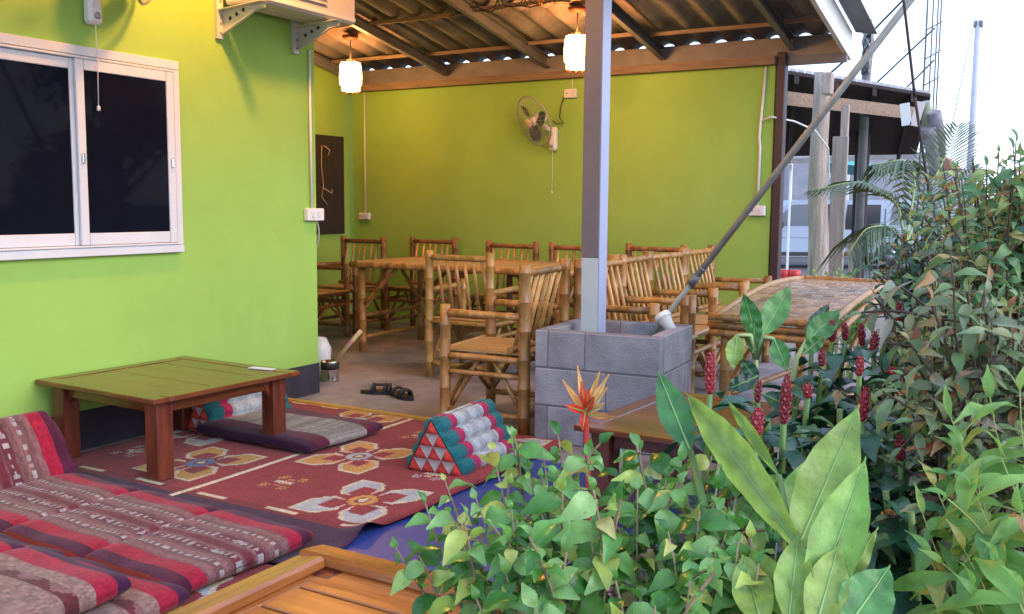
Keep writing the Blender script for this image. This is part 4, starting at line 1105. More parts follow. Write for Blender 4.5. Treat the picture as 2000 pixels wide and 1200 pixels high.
MB().box((-.05, -.812, .9), (.16, .02, .04)).build('door_handle', M['black'], t); MB().box((0, -.81, .78), (4.1, .012, .02)).build('trim_line', M['greyplastic'], t); MB().box((0, -.81, .36), (4.2, .02, .1)).build('sill', M['black'], t)
for xx in (-1.3, 1.4):
    for yy in (-.74, .74):
        wh = MB().lathe([(.12, -.1), (.33, -.1), (.35, 0), (.33, .1), (.12, .1)], (xx, yy, .35), 20, rot=(R(90), 0, 0)).build('wheel', M['black'], t); MB().lathe([(0, .08), (.2, .1), (.22, .06)], (xx, yy, .35), 14, rot=(R(90), 0, 0)).build('rim', M['chrome'], wh)
MB().box((-.95, -.9, 1.08), (.14, .12, .16), bev=.02).build('side_mirror', M['black'], t)
# far house, wall, stool
t = thing('far_house', 'lilac house with a red roof far behind the hedge', 'house', (-4.891, 33.646, 1.321))
MB().box((.8, 0, .9), (7.0, 3, 4.2), rot=(0, 0, R(28))).build('wall', M['purplewall'], t); MB().prism([(-4.2, 2.9), (4.2, 2.9), (3.2, 3.9), (-3.2, 3.9)], 'y', -2.4, 1.9).build('roof', M['redroof'], t)
t.scale = (.42, .42, .38)
for o_ in ((-2.2, -1.7), (-.6, -1.7)): MB().box((o_[0], o_[1], 1.0), (.8, .06, 1.4), rot=(0, 0, R(28))).build('window', M['white'], t)
t = thing('boundary_wall', 'grey boundary wall behind the parked van', 'wall', (-6.606, 30.288, 1.296))
MB().box((0, 0, 0), (7, .2, 3.2), rot=(0, 0, R(30))).build('wall_face', M['greywall'], t)
for k in range(4): MB().box((-1.6 + k * .75, -1.2 + k * .43, .3), (.07, .07, 2.6)).build('white_bar', M['white'], t)
t = thing('teal_awning', 'small teal awning sheet under the shelter roof', 'awning', (-4.698, 23.517, 2.165))
MB().box((-.1, 0, 0), (1.1, .8, .1), rot=(R(-12), R(6), R(30))).build('awning_sheet', M['teal'], t)
for k, (a_, lab) in enumerate((((-3.469, 13.536, 0.363), 'red and white drum left of the log post, the left one'), ((-3.334, 13.569, 0.352), 'red and white drum beside the log post, the right one'))):
    t = thing('plastic_drum', lab, 'drum', (a_[0], a_[1], -.32), 0, 'red topped drums')
    MB().lathe([(0, 0), (.085, 0), (.09, .05), (.085, .6), (0, .6)], n=14).build('drum', mat('drum_white', (.55, .55, .6), .5, color2=(.3, .1, .1), scale=6), t); MB().lathe([(0, .66), (.095, .66), (.095, .6), (.088, .55)], n=14).build('lid', M['redplastic'], t)
# masts and wires
t = thing('steel_rods', 'bundle of thin upright reinforcement rods rising behind the shelter', 'rods', (-1.533, 12.235, 2.532))
for k, dx in enumerate((-.06, .0, .05, .08)):
    MB().tube([(dx, .02 * k, -2.2), (dx - .01, .02 * k, 1.0), (dx - .03, .02 * k, 1.9)], .009 if k else .012, 5).build('rod', M['steel'], t)
for z in (.15, .45, .78): MB().tube([(-.08, 0, z - .05), (.1, .03, z + .05)], .008, 5).build('tie', M['steel'], t)
t = thing('utility_post', 'dark knotted post with tangled wires above the shelter roof', 'post', (-2.078, 11.331, 2.579))
MB().tube([(0, 0, -2.5), (0, 0, .1), (.01, 0, .45), (-.01, 0, .7)], [.05, .05, .06, .045], 8).build('pole', M['steel'], t)
for k in range(7):
    pts = [(.05 * math.sin(k * 2 + i * 1.3), -.06 + .02 * math.cos(i * 2 + k), .1 + i * .09) for i in range(7)]
    MB().tube(pts, .008, 4).build('wire_tangle', M['cord'] if k % 2 else M['galv'], t)
def wire(p, q, r_, lab, cat='wire', sag=.0, m='cord', nm='wire'):
    p, q = Vector(p), Vector(q); pts = [p.lerp(q, i / 10) + Vector((0, 0, -sag * math.sin(PI * i / 10))) for i in range(11)]
    return tag(MB().tube(pts, r_, 5).build(nm, M[m]), lab, cat)
wire((-1.652, 11.251, 3.510), (-2.073, 11.260, 3.084), .012, 'wire running down left to the knotted utility post')
wire((-1.499, 12.137, 3.269), (-2.068, 11.739, 2.606), .011, 'middle slanting wire between the rods and the shelter roof')
wire((-1.498, 12.192, 2.914), (-1.755, 11.798, 2.539), .011, 'lowest slanting wire beside the rods')
wire((-1.911, 9.312, 2.556), (-2.068, 9.298, 2.416), .010, 'short wire between roof eave and shelter')
wire((-0.683, 4.459, 2.122), (-0.625, 4.532, 1.698), .0065, 'thin black cable hanging from above, upper length', nm='cable'); wire((-0.625, 4.532, 1.698), (-0.542, 4.568, 1.235), .0065, 'thin black cable dropping into the hedge', nm='cable')
wire((-1.755, 19.616, 4.702), (-1.459, 13.890, 2.187), .010, 'faint thin wire slanting down right of the shelter', m='galv')
t = thing('far_pole', 'hazy concrete pole with a lamp arm against the bright sky', 'pole', (-3.444, 39.799, 3.255))
MB().tube([(0, 0, -3), (0, 0, 4.8)], [.13, .11], 8).build('pole', mat('hazed_concrete', (.5, .5, .55), .9, color2=(.4, .4, .45), scale=3), t); MB().box((0, 0, 4.7), (.34, .2, .26), bev=.05).build('pole_head', M['steel'], t)  # concrete colour paled to stand in for distance haze

# ------------------------------------------------------------------ leaves
def leaf_mesh(name, L, W_, m, fold=.25, curl=.25, n=6, wpos=.42, tipw=1.4, wavy=0.0, twist=0.0):
    v = []; fs = []
    for i in range(n + 1):
        t_ = i / n
        a = (t_ / wpos) if t_ < wpos else (1 - t_) / (1 - wpos)
        ww = W_ / 2 * (math.sin(a * PI / 2) ** (.75 if t_ < wpos else tipw)) if 0 < t_ < 1 else 0.0015
        z = -curl * L * t_ * t_ + .10 * L * math.sin(PI * t_)
        y = L * t_ * (1 - .15 * curl * t_); tw = twist * t_
        wz = wavy * W_ * math.sin(i * 2.1)
        for s_ in (-1, 0, 1):
            xx = s_ * ww; zz = z + (fold * ww + wz * s_ if s_ else 0)
            v.append((xx * math.cos(tw) - (zz - z) * math.sin(tw), y, z + xx * math.sin(tw) + (zz - z) * math.cos(tw)))
    for i in range(n):
        for k in range(2):
            a = i * 3 + k; fs.append((a, a + 1, a + 4, a + 3))
    me = bpy.data.meshes.new(name); me.from_pydata(v, [], fs); me.materials.append(m); me.polygons.foreach_set('use_smooth', [True] * len(fs)); me.update()
    return me
def leaf_matrix(p, d, up, s_=1.0):
    d = d.normalized(); x_ = d.cross(up)
    x_ = x_.normalized() if x_.length > 1e-4 else d.orthogonal().normalized()
    z_ = x_.cross(d)
    mm = Matrix((x_ * s_, d * s_, z_ * s_)).transposed().to_4x4(); mm.translation = p; return mm
MESHNP = {}
def mnp(me):
    if me.name not in MESHNP:
        a = np.array([tuple(v.co) for v in me.vertices]); f_ = [tuple(p.vertices) for p in me.polygons]; MESHNP[me.name] = (a, np.array(f_))
    return MESHNP[me.name]
def joined(name, items, mats, parent=None, **k):
    V = []; F = []; mi = []; o = 0
    for me, mm, ix in items:
        a, f_ = mnp(me); m3 = np.array(mm)[:3]
        V.append(a @ m3[:, :3].T + m3[:, 3]); F.append(f_ + o); o += len(a); mi += [ix] * len(f_)
    V = np.concatenate(V); F = np.concatenate(F)
    me = bpy.data.meshes.new(name); me.from_pydata(V.tolist(), [], F.tolist())
    for q in mats: me.materials.append(q)
    me.polygons.foreach_set('material_index', mi); me.polygons.foreach_set('use_smooth', [True] * len(F)); me.update()
    return link(name, me, parent, **k)
CAMP = Vector((0, 0, 1.22))
def place_leaves(t, items, limit=290, mats=None):
    """items: (mesh, matrix world) ; nearest to the camera become parts, the rest one stuff part"""
    base = t.location.copy()
    items = sorted(items, key=lambda q: (q[1].translation - CAMP).length)
    T = Matrix.Translation(-base)
    for me, mm in items[:limit]: link('leaf', me, t, mw=T @ mm)
    rest = items[limit:]
    if rest:
        ms = list({q[0].materials[0].name: q[0].materials[0] for q in rest}.values())
        o = joined('foliage', [(me, T @ mm, ms.index(me.materials[0])) for me, mm in rest], ms, t); o['kind'] = 'stuff'
rnd = random.Random(5)
def rv(s_=1.0): return Vector((rnd.uniform(-1, 1), rnd.uniform(-1, 1), rnd.uniform(-1, 1))) * s_
def bush(name, label, base, tips, meshes, stemm, cat='shrub', leaf_gap=.035, start=.45, stem_r=.006, up_bias=.5, scale=(.8, 1.15), droop=.35, limit=290, branch=0, spread=.12, stems_stuff=False, pick=None):
    t = thing(name, label, cat, base); base = Vector(base); items = []
    allb = MB()
    for ti, tip in enumerate(tips):
        tip = Vector(tip); b0 = base + Vector((rnd.uniform(-.05, .05), rnd.uniform(-.05, .05), 0))
        mid = b0.lerp(tip, .5) + Vector((0, 0, (tip - b0).length * .08)) + rv(.04)
        path = []
        n = 14
        for i in range(n + 1):
            u = i / n; path.append(b0 * (1 - u) ** 2 + mid * 2 * u * (1 - u) + tip * u * u + rv(.004))
        allb.tube([p - base for p in path], [stem_r * (1 - .75 * i / n) for i in range(n + 1)], 5)
        twigs = [(path, start)]
        for k in range(branch):
            i = rnd.randint(6, 12); p = path[i]; e = p + (path[i] - path[i - 1]).normalized() * .05 + rv(spread) + Vector((0, 0, .03))
            tp = [p.lerp(e, q / 5) + Vector((0, 0, .01 * math.sin(q / 5 * PI))) for q in range(6)]
            allb.tube([q - base for q in tp], [stem_r * .45] * 6, 4, cap=False); twigs.append((tp, .1))
        for tp, st in twigs:
            L = sum((tp[i + 1] - tp[i]).length for i in range(len(tp) - 1)); k = max(2, int(L * (1 - st) / leaf_gap))
            for j in range(k + 1):
                u = st + (1 - st) * j / k; q = u * (len(tp) - 1); i = min(int(q), len(tp) - 2); p = tp[i].lerp(tp[i + 1], q - i)
                ax = (tp[i + 1] - tp[i]).normalized(); side = ax.cross(Vector((0, 0, 1))); side = side.normalized() if side.length > .01 else Vector((1, 0, 0))
                ang = j * 2.4 + rnd.uniform(-.4, .4)
                oth = ax.cross(side)
                d = side * math.cos(ang) + oth * math.sin(ang) * .7 + ax * .25 + Vector((0, 0, -droop * (.3 + rnd.random())))
                if j == k: d = ax + rv(.2)
                up = Vector((0, 0, 1)) * up_bias + (CAMP - p).normalized() * .35 + rv(.35)
                me = meshes[rnd.randrange(len(meshes))] if pick is None else pick(p, u)
                items.append((me, leaf_matrix(p, d, up, rnd.uniform(*scale) * (.55 if j == k else 1))))
    allb.build('stems', stemm, t)['kind'] = 'stuff'
    place_leaves(t, items, limit); return t
# leaf materials
G1 = leaf_mat('glossy_green_leaf', [(0, (.03, .14, .02)), (.25, (.08, .26, .04)), (.5, (.15, .36, .08)), (.75, (.24, .44, .14)), (.86, (.30, .46, .07)), (.95, (.50, .54, .14)), (1, (.34, .24, .12))], .3, .36)
G2 = leaf_mat('lime_blade', [(0, (.22, .36, .07)), (.5, (.28, .42, .08)), (1, (.33, .44, .11))], .4, .35)
G2b = leaf_mat('green_blade', [(0, (.05, .19, .05)), (.5, (.08, .25, .06)), (1, (.11, .29, .07))], .4, .3)
G2c = leaf_mat('yellow_green_blade', [(0, (.14, .33, .07)), (1, (.22, .42, .08))], .42, .35)
G3 = leaf_mat('dark_ginger_leaf', [(0, (.012, .05, .03)), (.5, (.02, .085, .04)), (.85, (.035, .12, .06)), (1, (.08, .17, .05))], .33, .15)
G4 = leaf_mat('mixed_hedge_leaf', [(0, (.06, .17, .06)), (.3, (.11, .25, .08)), (.5, (.2, .32, .09)), (.68, (.28, .36, .10)), (.86, (.30, .26, .08)), (.95, (.30, .15, .07)), (1, (.24, .30, .16))], .45, .32)
G5 = leaf_mat('russet_leaf', [(0, (.10, .19, .06)), (.25, (.20, .26, .12)), (.42, (.30, .22, .08)), (.5, (.36, .11, .05)), (.6, (.24, .24, .18)), (.85, (.15, .26, .09)), (1, (.26, .30, .14))], .45, .3)
G6 = leaf_mat('blue_green_leaf', [(0, (.03, .10, .06)), (.4, (.055, .16, .09)), (.8, (.11, .22, .14)), (1, (.24, .17, .10))], .4, .2)
G7 = leaf_mat('bright_lime_leaf', [(0, (.10, .26, .05)), (.4, (.17, .36, .07)), (.75, (.26, .44, .09)), (.92, (.34, .44, .10)), (1, (.42, .10, .04))], .42, .4)
G8 = leaf_mat('palm_leaflet', [(0, (.05, .10, .05)), (1, (.11, .17, .08))], .45, .2)
def lm(nm, L, W_, m, **k): return [leaf_mesh(nm, L * a, W_ * b, m, fold=fo, curl=cu, wavy=.07, twist=tw, **k) for a, b, fo, cu, tw in ((1, 1, .35, .25, .1), (.85, 1.1, .2, .5, -.2), (1.1, .9, .5, .12, .25), (.7, .8, .3, .3, -.1))]
L1 = lm('leaf', .054, .032, G1, wpos=.36, tipw=1.1)
L3 = lm('leaf', .15, .062, G3, wpos=.55, tipw=1.0)
L4 = lm('leaf', .072, .026, G4); L5 = lm('leaf', .07, .023, G5); L6 = lm('leaf', .062, .025, G6); L4s = lm('leaf', .058, .023, G4); L7 = lm('leaf', .105, .029, G7)

# leafy light green shrub in front
tips = [(-0.976, 1.287, 0.628), (-0.984, 1.381, 0.679), (-0.971, 1.428, 0.712), (-0.868, 1.372, 0.714), (-0.928, 1.530, 0.753), (-0.927, 1.596, 0.769), (-0.847, 1.575, 0.744), (-0.848, 1.640, 0.771), (-0.727, 1.527, 0.772), (-0.658, 1.506, 0.786), (-0.645, 1.567, 0.784), (-0.546, 1.437, 0.776), (-0.506, 1.546, 0.799), (-0.440, 1.504, 0.809), (-0.393, 1.487, 0.778), (-0.315, 1.376, 0.712), (-0.835, 1.274, 0.668), (-0.763, 1.315, 0.721), (-0.715, 1.219, 0.659), (-0.694, 1.364, 0.753), (-0.615, 1.211, 0.713), (-0.576, 1.305, 0.756), (-0.524, 1.190, 0.701), (-0.485, 1.282, 0.747), (-0.413, 1.194, 0.716), (-0.419, 1.362, 0.751), (-0.350, 1.285, 0.727), (-0.737, 1.167, 0.632), (-0.613, 1.130, 0.666), (-0.440, 1.133, 0.704), (-0.927, 1.380, 0.674), (-0.627, 1.322, 0.709), (-0.582, 1.417, 0.758), (-0.819, 1.466, 0.726)]
bush('leafy_shrub', 'light green leafy shrub in the front centre with pale woody stems', (-0.613, 1.262, -0.050), tips[:22], L1, M['bark'], leaf_gap=.018, start=.42, stem_r=.0055, branch=4, spread=.08, limit=298, droop=.5, scale=(.55, 1.3))
bush('leafy_shrub', 'second light green leafy shrub, just left of the broad lime blades', (-0.423, 1.189, -0.050), tips[22:] + [(-0.454, 1.417, 0.787), (-0.527, 1.454, 0.808), (-0.388, 1.313, 0.741), (-0.456, 1.354, 0.763), (-0.345, 1.375, 0.730)], L1, M['bark'], leaf_gap=.018, start=.42, stem_r=.0055, branch=4, spread=.08, limit=298, droop=.5, scale=(.55, 1.3))

M['midrib'] = mat('leaf_midrib', (.22, .38, .12), .5)
# broad blades
def blade(t, base, tip, W_, m, bow=.1, fold=.35, normal=None, nm='blade', n=36, wpos=.45, side=0.0, tipw=1.15):
    base = Vector(base) - t.location; tip = Vector(tip) - t.location; d = tip - base; L = d.length
    nrm = Vector(normal) if normal else ((CAMP - t.location - base.lerp(tip, .5)).normalized() + Vector((0, 0, .1)))
    x_ = d.cross(nrm).normalized(); z_ = x_.cross(d).normalized(); v = []
    for i in range(n + 1):
        u = i / n; a = (u / wpos) if u < wpos else (1 - u) / (1 - wpos)
        ww = W_ / 2 * (math.sin(a * PI / 2) ** (.7 if u < wpos else tipw)) if 0 < u < 1 else .002
        c = base + d * u + z_ * (-bow * L * math.sin(PI * u) + .0) + x_ * side * L * math.sin(PI * u)
        for k in (-1, -.5, 0, .5, 1):
            v.append(c + x_ * ww * k * math.cos(fold * abs(k)) + z_ * ww * abs(k) * math.sin(fold) * 1.0 + z_ * (.003 * math.sin(i * .6 + k * 2) + W_ * .009 * math.sin((i - abs(k) * 3.2) * 1.9)) * min(1, abs(k) * 2) + x_ * W_ * .010 * math.sin(i * .8 + k) * abs(k))
    fs = [(i * 5 + k, i * 5 + k + 1, i * 5 + k + 6, i * 5 + k + 5) for i in range(n) for k in range(4)]
    o = MB().add(v, fs, True).build(nm, m, t)
    rb = [base + d * (i / 8) * .97 + z_ * (-bow * L * math.sin(PI * i / 8) + .0012) + x_ * side * L * math.sin(PI * i / 8) for i in range(9)]
    MB().tube(rb, [.0022 * (1 - .8 * i / 8) for i in range(9)], 5, cap=False).build('midrib', M['midrib'], o)
    return o
t = thing('broad_leaf_plant', 'clump of broad upright lime green blades at the bottom right of centre', 'plant', (-0.294, 1.313, -0.050))
BL = [((-0.521, 1.481, 0.820), (-0.613, 1.560, 0.935), .056, G2b, .04, .2), ((-0.319, 1.425, 0.699), (-0.566, 1.571, 0.899), .090, G2, -.10, .9), ((-0.379, 1.495, 0.795), (-0.486, 1.554, 0.897), .042, G2, -.05, 1.1),
      ((-0.332, 1.433, 0.702), (-0.274, 1.566, 0.910), .090, G2, .04, .35), ((-0.273, 1.281, 0.672), (-0.239, 1.436, 0.859), .086, G2c, .04, .55), ((-0.262, 1.306, 0.673), (-0.214, 1.413, 0.765), .040, G2, .05, .4), ((-0.268, 1.431, 0.688), (-0.239, 1.503, 0.726), .028, G2, .0, .3),
      ((-0.223, 1.248, 0.675), (-0.187, 1.353, 0.734), .072, G2b, .05, .3), ((-0.375, 1.543, 0.672), (-0.358, 1.650, 0.801), .075, G2c, .03, .25), ((-0.276, 1.253, 0.661), (-0.401, 1.358, 0.724), .06, G2, -.05, .6), ((-0.292, 1.233, 0.672), (-0.311, 1.350, 0.759), .058, G2, .03, .5),
      ((-0.340, 1.478, 0.711), (-0.334, 1.530, 0.766), .036, G2b, .02, .3), ((-0.322, 1.221, 0.663), (-0.382, 1.319, 0.725), .06, G2, .03, .4), ((-0.397, 1.517, 0.676), (-0.440, 1.570, 0.741), .06, G2b, .03, .3), ((-0.256, 1.218, 0.672), (-0.256, 1.359, 0.752), .06, G2, .03, .4)]
for bs, tp, w_, m_, bo, fo in BL: blade(t, bs, tp, w_, m_, bo, fo, nm='leaf_blade')
for bs, tp in (((BL[0][0]), (-0.392, 1.336, 0.663)), (BL[3][0], (-0.296, 1.322, 0.576)), (BL[1][0], (-0.287, 1.325, 0.577)), (BL[8][0], (-0.313, 1.364, 0.554)), (BL[2][0], (-0.327, 1.428, 0.685)), ((-0.272, 1.291, 0.669), (-0.271, 1.282, -0.050)), ((-0.292, 1.233, 0.672), (-0.290, 1.249, -0.050))):
    MB().tube([Vector(bs) - t.location, Vector(bs).lerp(Vector(tp), .5) - t.location + rv(.01), Vector(tp) - t.location], [.006, .008, .011], 6).build('leaf_stalk', M['stem'], t)
# orange heliconia
t = thing('heliconia_flower', 'orange and red heliconia flower in front of the block planter', 'flower', (-0.913, 1.918, -0.050))
fc = Vector((-0.933, 1.938, 0.757)) - t.location
MB().tube([(0, 0, 0), fc * .5 + Vector((.02, 0, 0)), fc], .006, 6).build('stem', M['redcloth'], t)
OR = leaf_mat('orange_bract', [(0, (.75, .22, .05)), (.5, (.8, .35, .08)), (1, (.75, .45, .18))], .4, .3); RD = leaf_mat('red_bract', [(0, (.6, .04, .02)), (1, (.7, .08, .03))], .4, .25)
for q in ((-0.977, 1.909, 0.826), (-0.967, 1.964, 0.851), (-0.920, 1.984, 0.839), (-0.892, 1.974, 0.837), (-0.885, 1.950, 0.811), (-0.878, 1.924, 0.781), (-0.849, 1.919, 0.752)): blade(t, Vector((-0.933, 1.938, 0.757)) + Vector((0, 0, -.01)), q, .017, OR, .06, .5, nm='bract', n=6)
for q in ((-0.943, 1.936, 0.822), (-0.918, 1.923, 0.809), (-0.954, 1.875, 0.776), (-0.904, 1.865, 0.726), (-0.902, 1.916, 0.794)): blade(t, Vector((-0.933, 1.937, 0.752)), q, .022, RD, .05, .5, nm='bract', n=6)
# ginger-like plant with pale stems
t = thing('broad_leaf_plant', 'tall plant with big green leaves and pale stems in front of the arched bamboo table', 'plant', (-0.714, 2.563, -0.050))
for bs, tp, w_, m_, bo, fo in (((-0.719, 2.600, 0.869), (-0.673, 2.709, 1.003), .075, G2b, .05, .3), ((-0.732, 2.595, 0.861), (-0.762, 2.559, 0.987), .060, G2b, .05, .3), ((-0.765, 2.524, 0.874), (-0.753, 2.451, 0.792), .055, G2, .1, .4), ((-0.672, 2.550, 0.868), (-0.618, 2.489, 0.794), .055, G2b, .1, .4),
                               ((-0.611, 2.656, 0.852), (-0.540, 2.733, 0.940), .07, G2b, .06, .3), ((-0.623, 2.705, 0.850), (-0.590, 2.826, 0.949), .05, G3, .06, .3), ((-0.605, 2.602, 0.828), (-0.554, 2.620, 0.879), .045, G2b, .06, .3), ((-0.716, 2.562, 0.761), (-0.762, 2.439, 0.741), .05, G3, .12, .3), ((-0.715, 2.560, 0.747), (-0.765, 2.556, 0.807), .045, G3, .1, .3), ((-0.699, 2.558, 0.714), (-0.583, 2.480, 0.699), .05, G3, .1, .3), ((-0.734, 2.568, 0.822), (-0.729, 2.562, 0.921), .05, G2b, .03, .3)):
    blade(t, bs, tp, w_, m_, bo, fo, nm='leaf_blade')
for pts in (((-0.714, 2.563, 0.525), (-0.726, 2.579, 0.750), (-0.732, 2.596, 0.868)), ((-0.730, 2.587, 0.805), (-0.738, 2.553, 0.873), (-0.765, 2.524, 0.874)), ((-0.728, 2.588, 0.806), (-0.703, 2.562, 0.870), (-0.672, 2.550, 0.868)), ((-0.643, 2.616, 0.667), (-0.633, 2.644, 0.806), (-0.611, 2.668, 0.862))):
    MB().tube([Vector(p_) - t.location for p_ in pts], [.009, .007, .0045], 6).build('stem', M['palestem'], t)

# red ginger plants
RC = mat('red_cone', (.26, .010, .018), .45, .5, color2=(.13, .005, .012), scale=60)
RC2 = mat('fresh_red_cone', (.36, .02, .028), .42, .5, color2=(.22, .008, .018), scale=60)
def cone(parent, p, L, r_, m, tilt):
    b = MB(); prof = [(0.0, 0)]
    b.lathe([(r_ * .5, 0), (r_ * .85, L * .15), (r_ * .85, L * .55), (r_ * .6, L * .85), (0, L)], n=10)
    k = 0
    for i in range(int(L / .0085)):
        u = (i + .5) / int(L / .0085); rr = r_ * (.55 + .45 * math.sin(min(1, u * 1.6) * PI / 2)) * (1 - max(0, u - .55) ** 1.6 * 2.0); rr = max(.003, rr)
        for q in range(6):
            a = 2 * PI * (q + (i % 2) * .5) / 6
            c = Vector((rr * math.cos(a), rr * math.sin(a), u * L)); s_ = .0085 * (1 - .4 * u)
            o_ = Vector((math.cos(a), math.sin(a), 0)); tt = Vector((-math.sin(a), math.cos(a), 0))
            b.add([c - tt * s_ * .7, c + tt * s_ * .7, c + o_ * s_ * .45 + Vector((0, 0, s_ * .6)), c + Vector((0, 0, s_ * 1.5)) - o_ * .001], [(0, 1, 2), (1, 3, 2), (3, 0, 2)], False)
    o = b.build('flower_cone', m, parent); o.location = p; o.rotation_euler = tilt; return o
def ginger(label, stalks, seed):
    rr_ = random.Random(seed)
    xs = [s_[0] for s_ in stalks]; bx = sum(s_[0][0] for s_ in stalks) / len(stalks); by = sum(s_[0][1] for s_ in stalks) / len(stalks)
    t = thing('red_ginger_plant', label, 'flowering plant', (bx, by, -.05), 0, 'red ginger plants'); items = []
    for tip, L, rad_, fresh in stalks:
        tip = Vector(tip); root = Vector((tip.x + rr_.uniform(-.08, .08), tip.y + rr_.uniform(-.05, .08), -.05)); mid = root.lerp(tip, .5) + Vector((rr_.uniform(-.04, .04), rr_.uniform(-.04, .04), 0))
        path = [root * (1 - u) ** 2 + mid * 2 * u * (1 - u) + tip * u * u for u in [i / 12 for i in range(13)]]
        MB().tube([p_ - t.location for p_ in path], [.011 - .004 * i / 12 for i in range(13)], 6).build('stalk', M['stem'], t)
        if L > 0: cone(t, tip - t.location, L, rad_ * .85, RC2 if fresh else RC, (rr_.uniform(-.12, .12), rr_.uniform(-.12, .12), rr_.uniform(0, 3)))
        k = 30; a = rr_.uniform(0, 6)
        for j in range(k):
            u = .12 + .87 * j / (k - 1); i = min(int(u * 12), 11); p_ = path[i].lerp(path[i + 1], u * 12 - i); a += 1.15 + rr_.uniform(-.2, .2)
            d = Vector((math.cos(a), math.sin(a), rr_.uniform(-.1, .35))); up = Vector((0, 0, 1)) + rv(.25)
            items.append((L3[rr_.randrange(4)], leaf_matrix(p_, d, up, rr_.uniform(.75, 1.15) * (1 if u < .9 else .75))))
    place_leaves(t, items, 290); return t
ginger('red ginger with the tallest slim red cone, beside the planter', [((-0.664, 2.003, 0.811), .092, .0135, 1)], 1)
ginger('red ginger with two cones rising in front of the brown low table', [((-0.524, 1.874, 0.756), .062, .0145, 1), ((-0.486, 1.942, 0.779), .10, .0125, 0), ((-0.606, 2.172, 0.769), .05, .009, 0)], 2)
ginger('red ginger with small cones behind the tall lime blades', [((-0.542, 2.394, 0.748), .035, .014, 1), ((-0.557, 2.608, 0.796), .045, .011, 0), ((-0.522, 2.280, 0.681), 0, .01, 0), ((-0.448, 2.310, 0.746), 0, .01, 0), ((-0.540, 2.166, 0.666), 0, .01, 0), ((-0.610, 2.585, 0.733), 0, .01, 0), ((-0.573, 2.795, 0.702), 0, .01, 0), ((-0.630, 2.360, 0.689), 0, .01, 0)], 3)
ginger('red ginger with a cluster of cones under the right corner of the arched table', [((-0.556, 2.719, 0.849), .062, .014, 0), ((-0.532, 2.775, 0.848), .05, .011, 0), ((-0.496, 2.830, 0.829), .065, .012, 0), ((-0.449, 2.735, 0.824), .06, .014, 0), ((-0.446, 2.526, 0.793), .05, .011, 1)], 4)
ginger('red ginger with a fat red cone just above the lime blades', [((-0.366, 2.121, 0.765), .075, .014, 1), ((-0.394, 2.101, 0.701), 0, .01, 0), ((-0.340, 2.216, 0.706), 0, .01, 0), ((-0.384, 2.636, 0.782), .025, .012, 1)], 5)
ginger('red ginger with a dark cone deep in the shade at the right', [((-0.282, 2.117, 0.691), .052, .012, 0), ((-0.335, 2.539, 0.769), .045, .010, 0), ((-0.269, 2.232, 0.735), 0, .01, 0), ((-0.292, 2.001, 0.653), 0, .01, 0), ((-0.326, 1.983, 0.610), 0, .01, 0), ((-0.350, 2.422, 0.711), 0, .01, 0), ((-0.432, 2.618, 0.719), 0, .01, 0), ((-0.231, 1.903, 0.648), 0, .01, 0)], 6)
ginger('red ginger with one small cone close to the russet hedge', [((-0.433, 3.050, 0.875), .06, .013, 0), ((-0.453, 2.940, 0.831), .04, .01, 0), ((-0.329, 2.752, 0.819), 0, .01, 0), ((-0.651, 2.897, 0.789), .045, .009, 0), ((-0.243, 2.447, 0.769), 0, .01, 0)], 7)

# hedge shrubs on the right
def cloud(c, r_, n, flat=1.0):
    out = []
    for i in range(n):
        v = rv().normalized() * (rnd.random() ** .5); out.append((c[0] + v.x * r_[0], c[1] + v.y * r_[1], max(.12, c[2] + v.z * r_[2])))
    return out
def B0(c, dz=-.05): return (c[0], c[1] + .05, dz)
c = (-0.172, 3.495, 1.167); bush('hedge_shrub', 'hedge shrub with mixed green, yellow and russet leaves, upper right edge', B0(c), cloud(c, (.40, .45, .30), 62), L4s + L6[:1], M['darkbark'], leaf_gap=.026, start=.12, branch=5, spread=.15, stem_r=.007)
c = (-0.229, 2.977, 0.929); bush('hedge_shrub', 'hedge shrub with pinkish grey twigs beside the arched bamboo table', B0(c), cloud(c, (.24, .34, .24), 36), L5[:1] + L6 + L4, M['darkbark'], leaf_gap=.028, start=.12, branch=5, spread=.15)
c = (-0.465, 4.271, 1.046); bush('hedge_shrub', 'dark blue green shrub at the far end of the hedge near the van', B0(c), cloud(c, (.22, .5, .22), 44), L6, M['darkbark'], leaf_gap=.03, start=.12, branch=5, spread=.15, scale=(.8, 1.2))
c = (-0.314, 4.288, 1.215); bush('hedge_shrub', 'blue green and russet shrub behind, topping the hedge against the sky', B0(c), cloud(c, (.36, .5, .26), 60), L6 + L4s, M['darkbark'], leaf_gap=.03, start=.12, branch=5, spread=.15, scale=(.8, 1.2))
c = (-0.113, 2.083, 0.979); bush('hedge_shrub', 'russet and orange leaved shrub close to the right edge of the picture', B0(c), cloud(c, (.20, .25, .24), 30), L5, M['darkbark'], leaf_gap=.028, start=.12, branch=5, spread=.15)
c = (-0.178, 2.456, 0.787); bush('hedge_shrub', 'low shrub of brown and green leaves behind the bright lime one', B0(c), cloud(c, (.25, .25, .16), 30), L4 + L5, M['darkbark'], leaf_gap=.03, start=.12, branch=5, spread=.15)
tl = [(-0.167, 1.681, 0.765), (-0.134, 1.702, 0.834), (-0.180, 1.617, 0.728), (-0.104, 1.541, 0.803), (-0.067, 1.555, 0.851), (-0.040, 1.442, 0.810), (-0.111, 1.514, 0.716), (-0.156, 1.553, 0.686), (-0.059, 1.420, 0.741), (-0.161, 1.806, 0.853), (-0.105, 1.769, 0.902), (-0.059, 1.725, 0.931), (-0.031, 1.318, 0.748), (-0.088, 1.406, 0.704), (-0.027, 1.558, 0.856), (-0.007, 1.435, 0.782)]
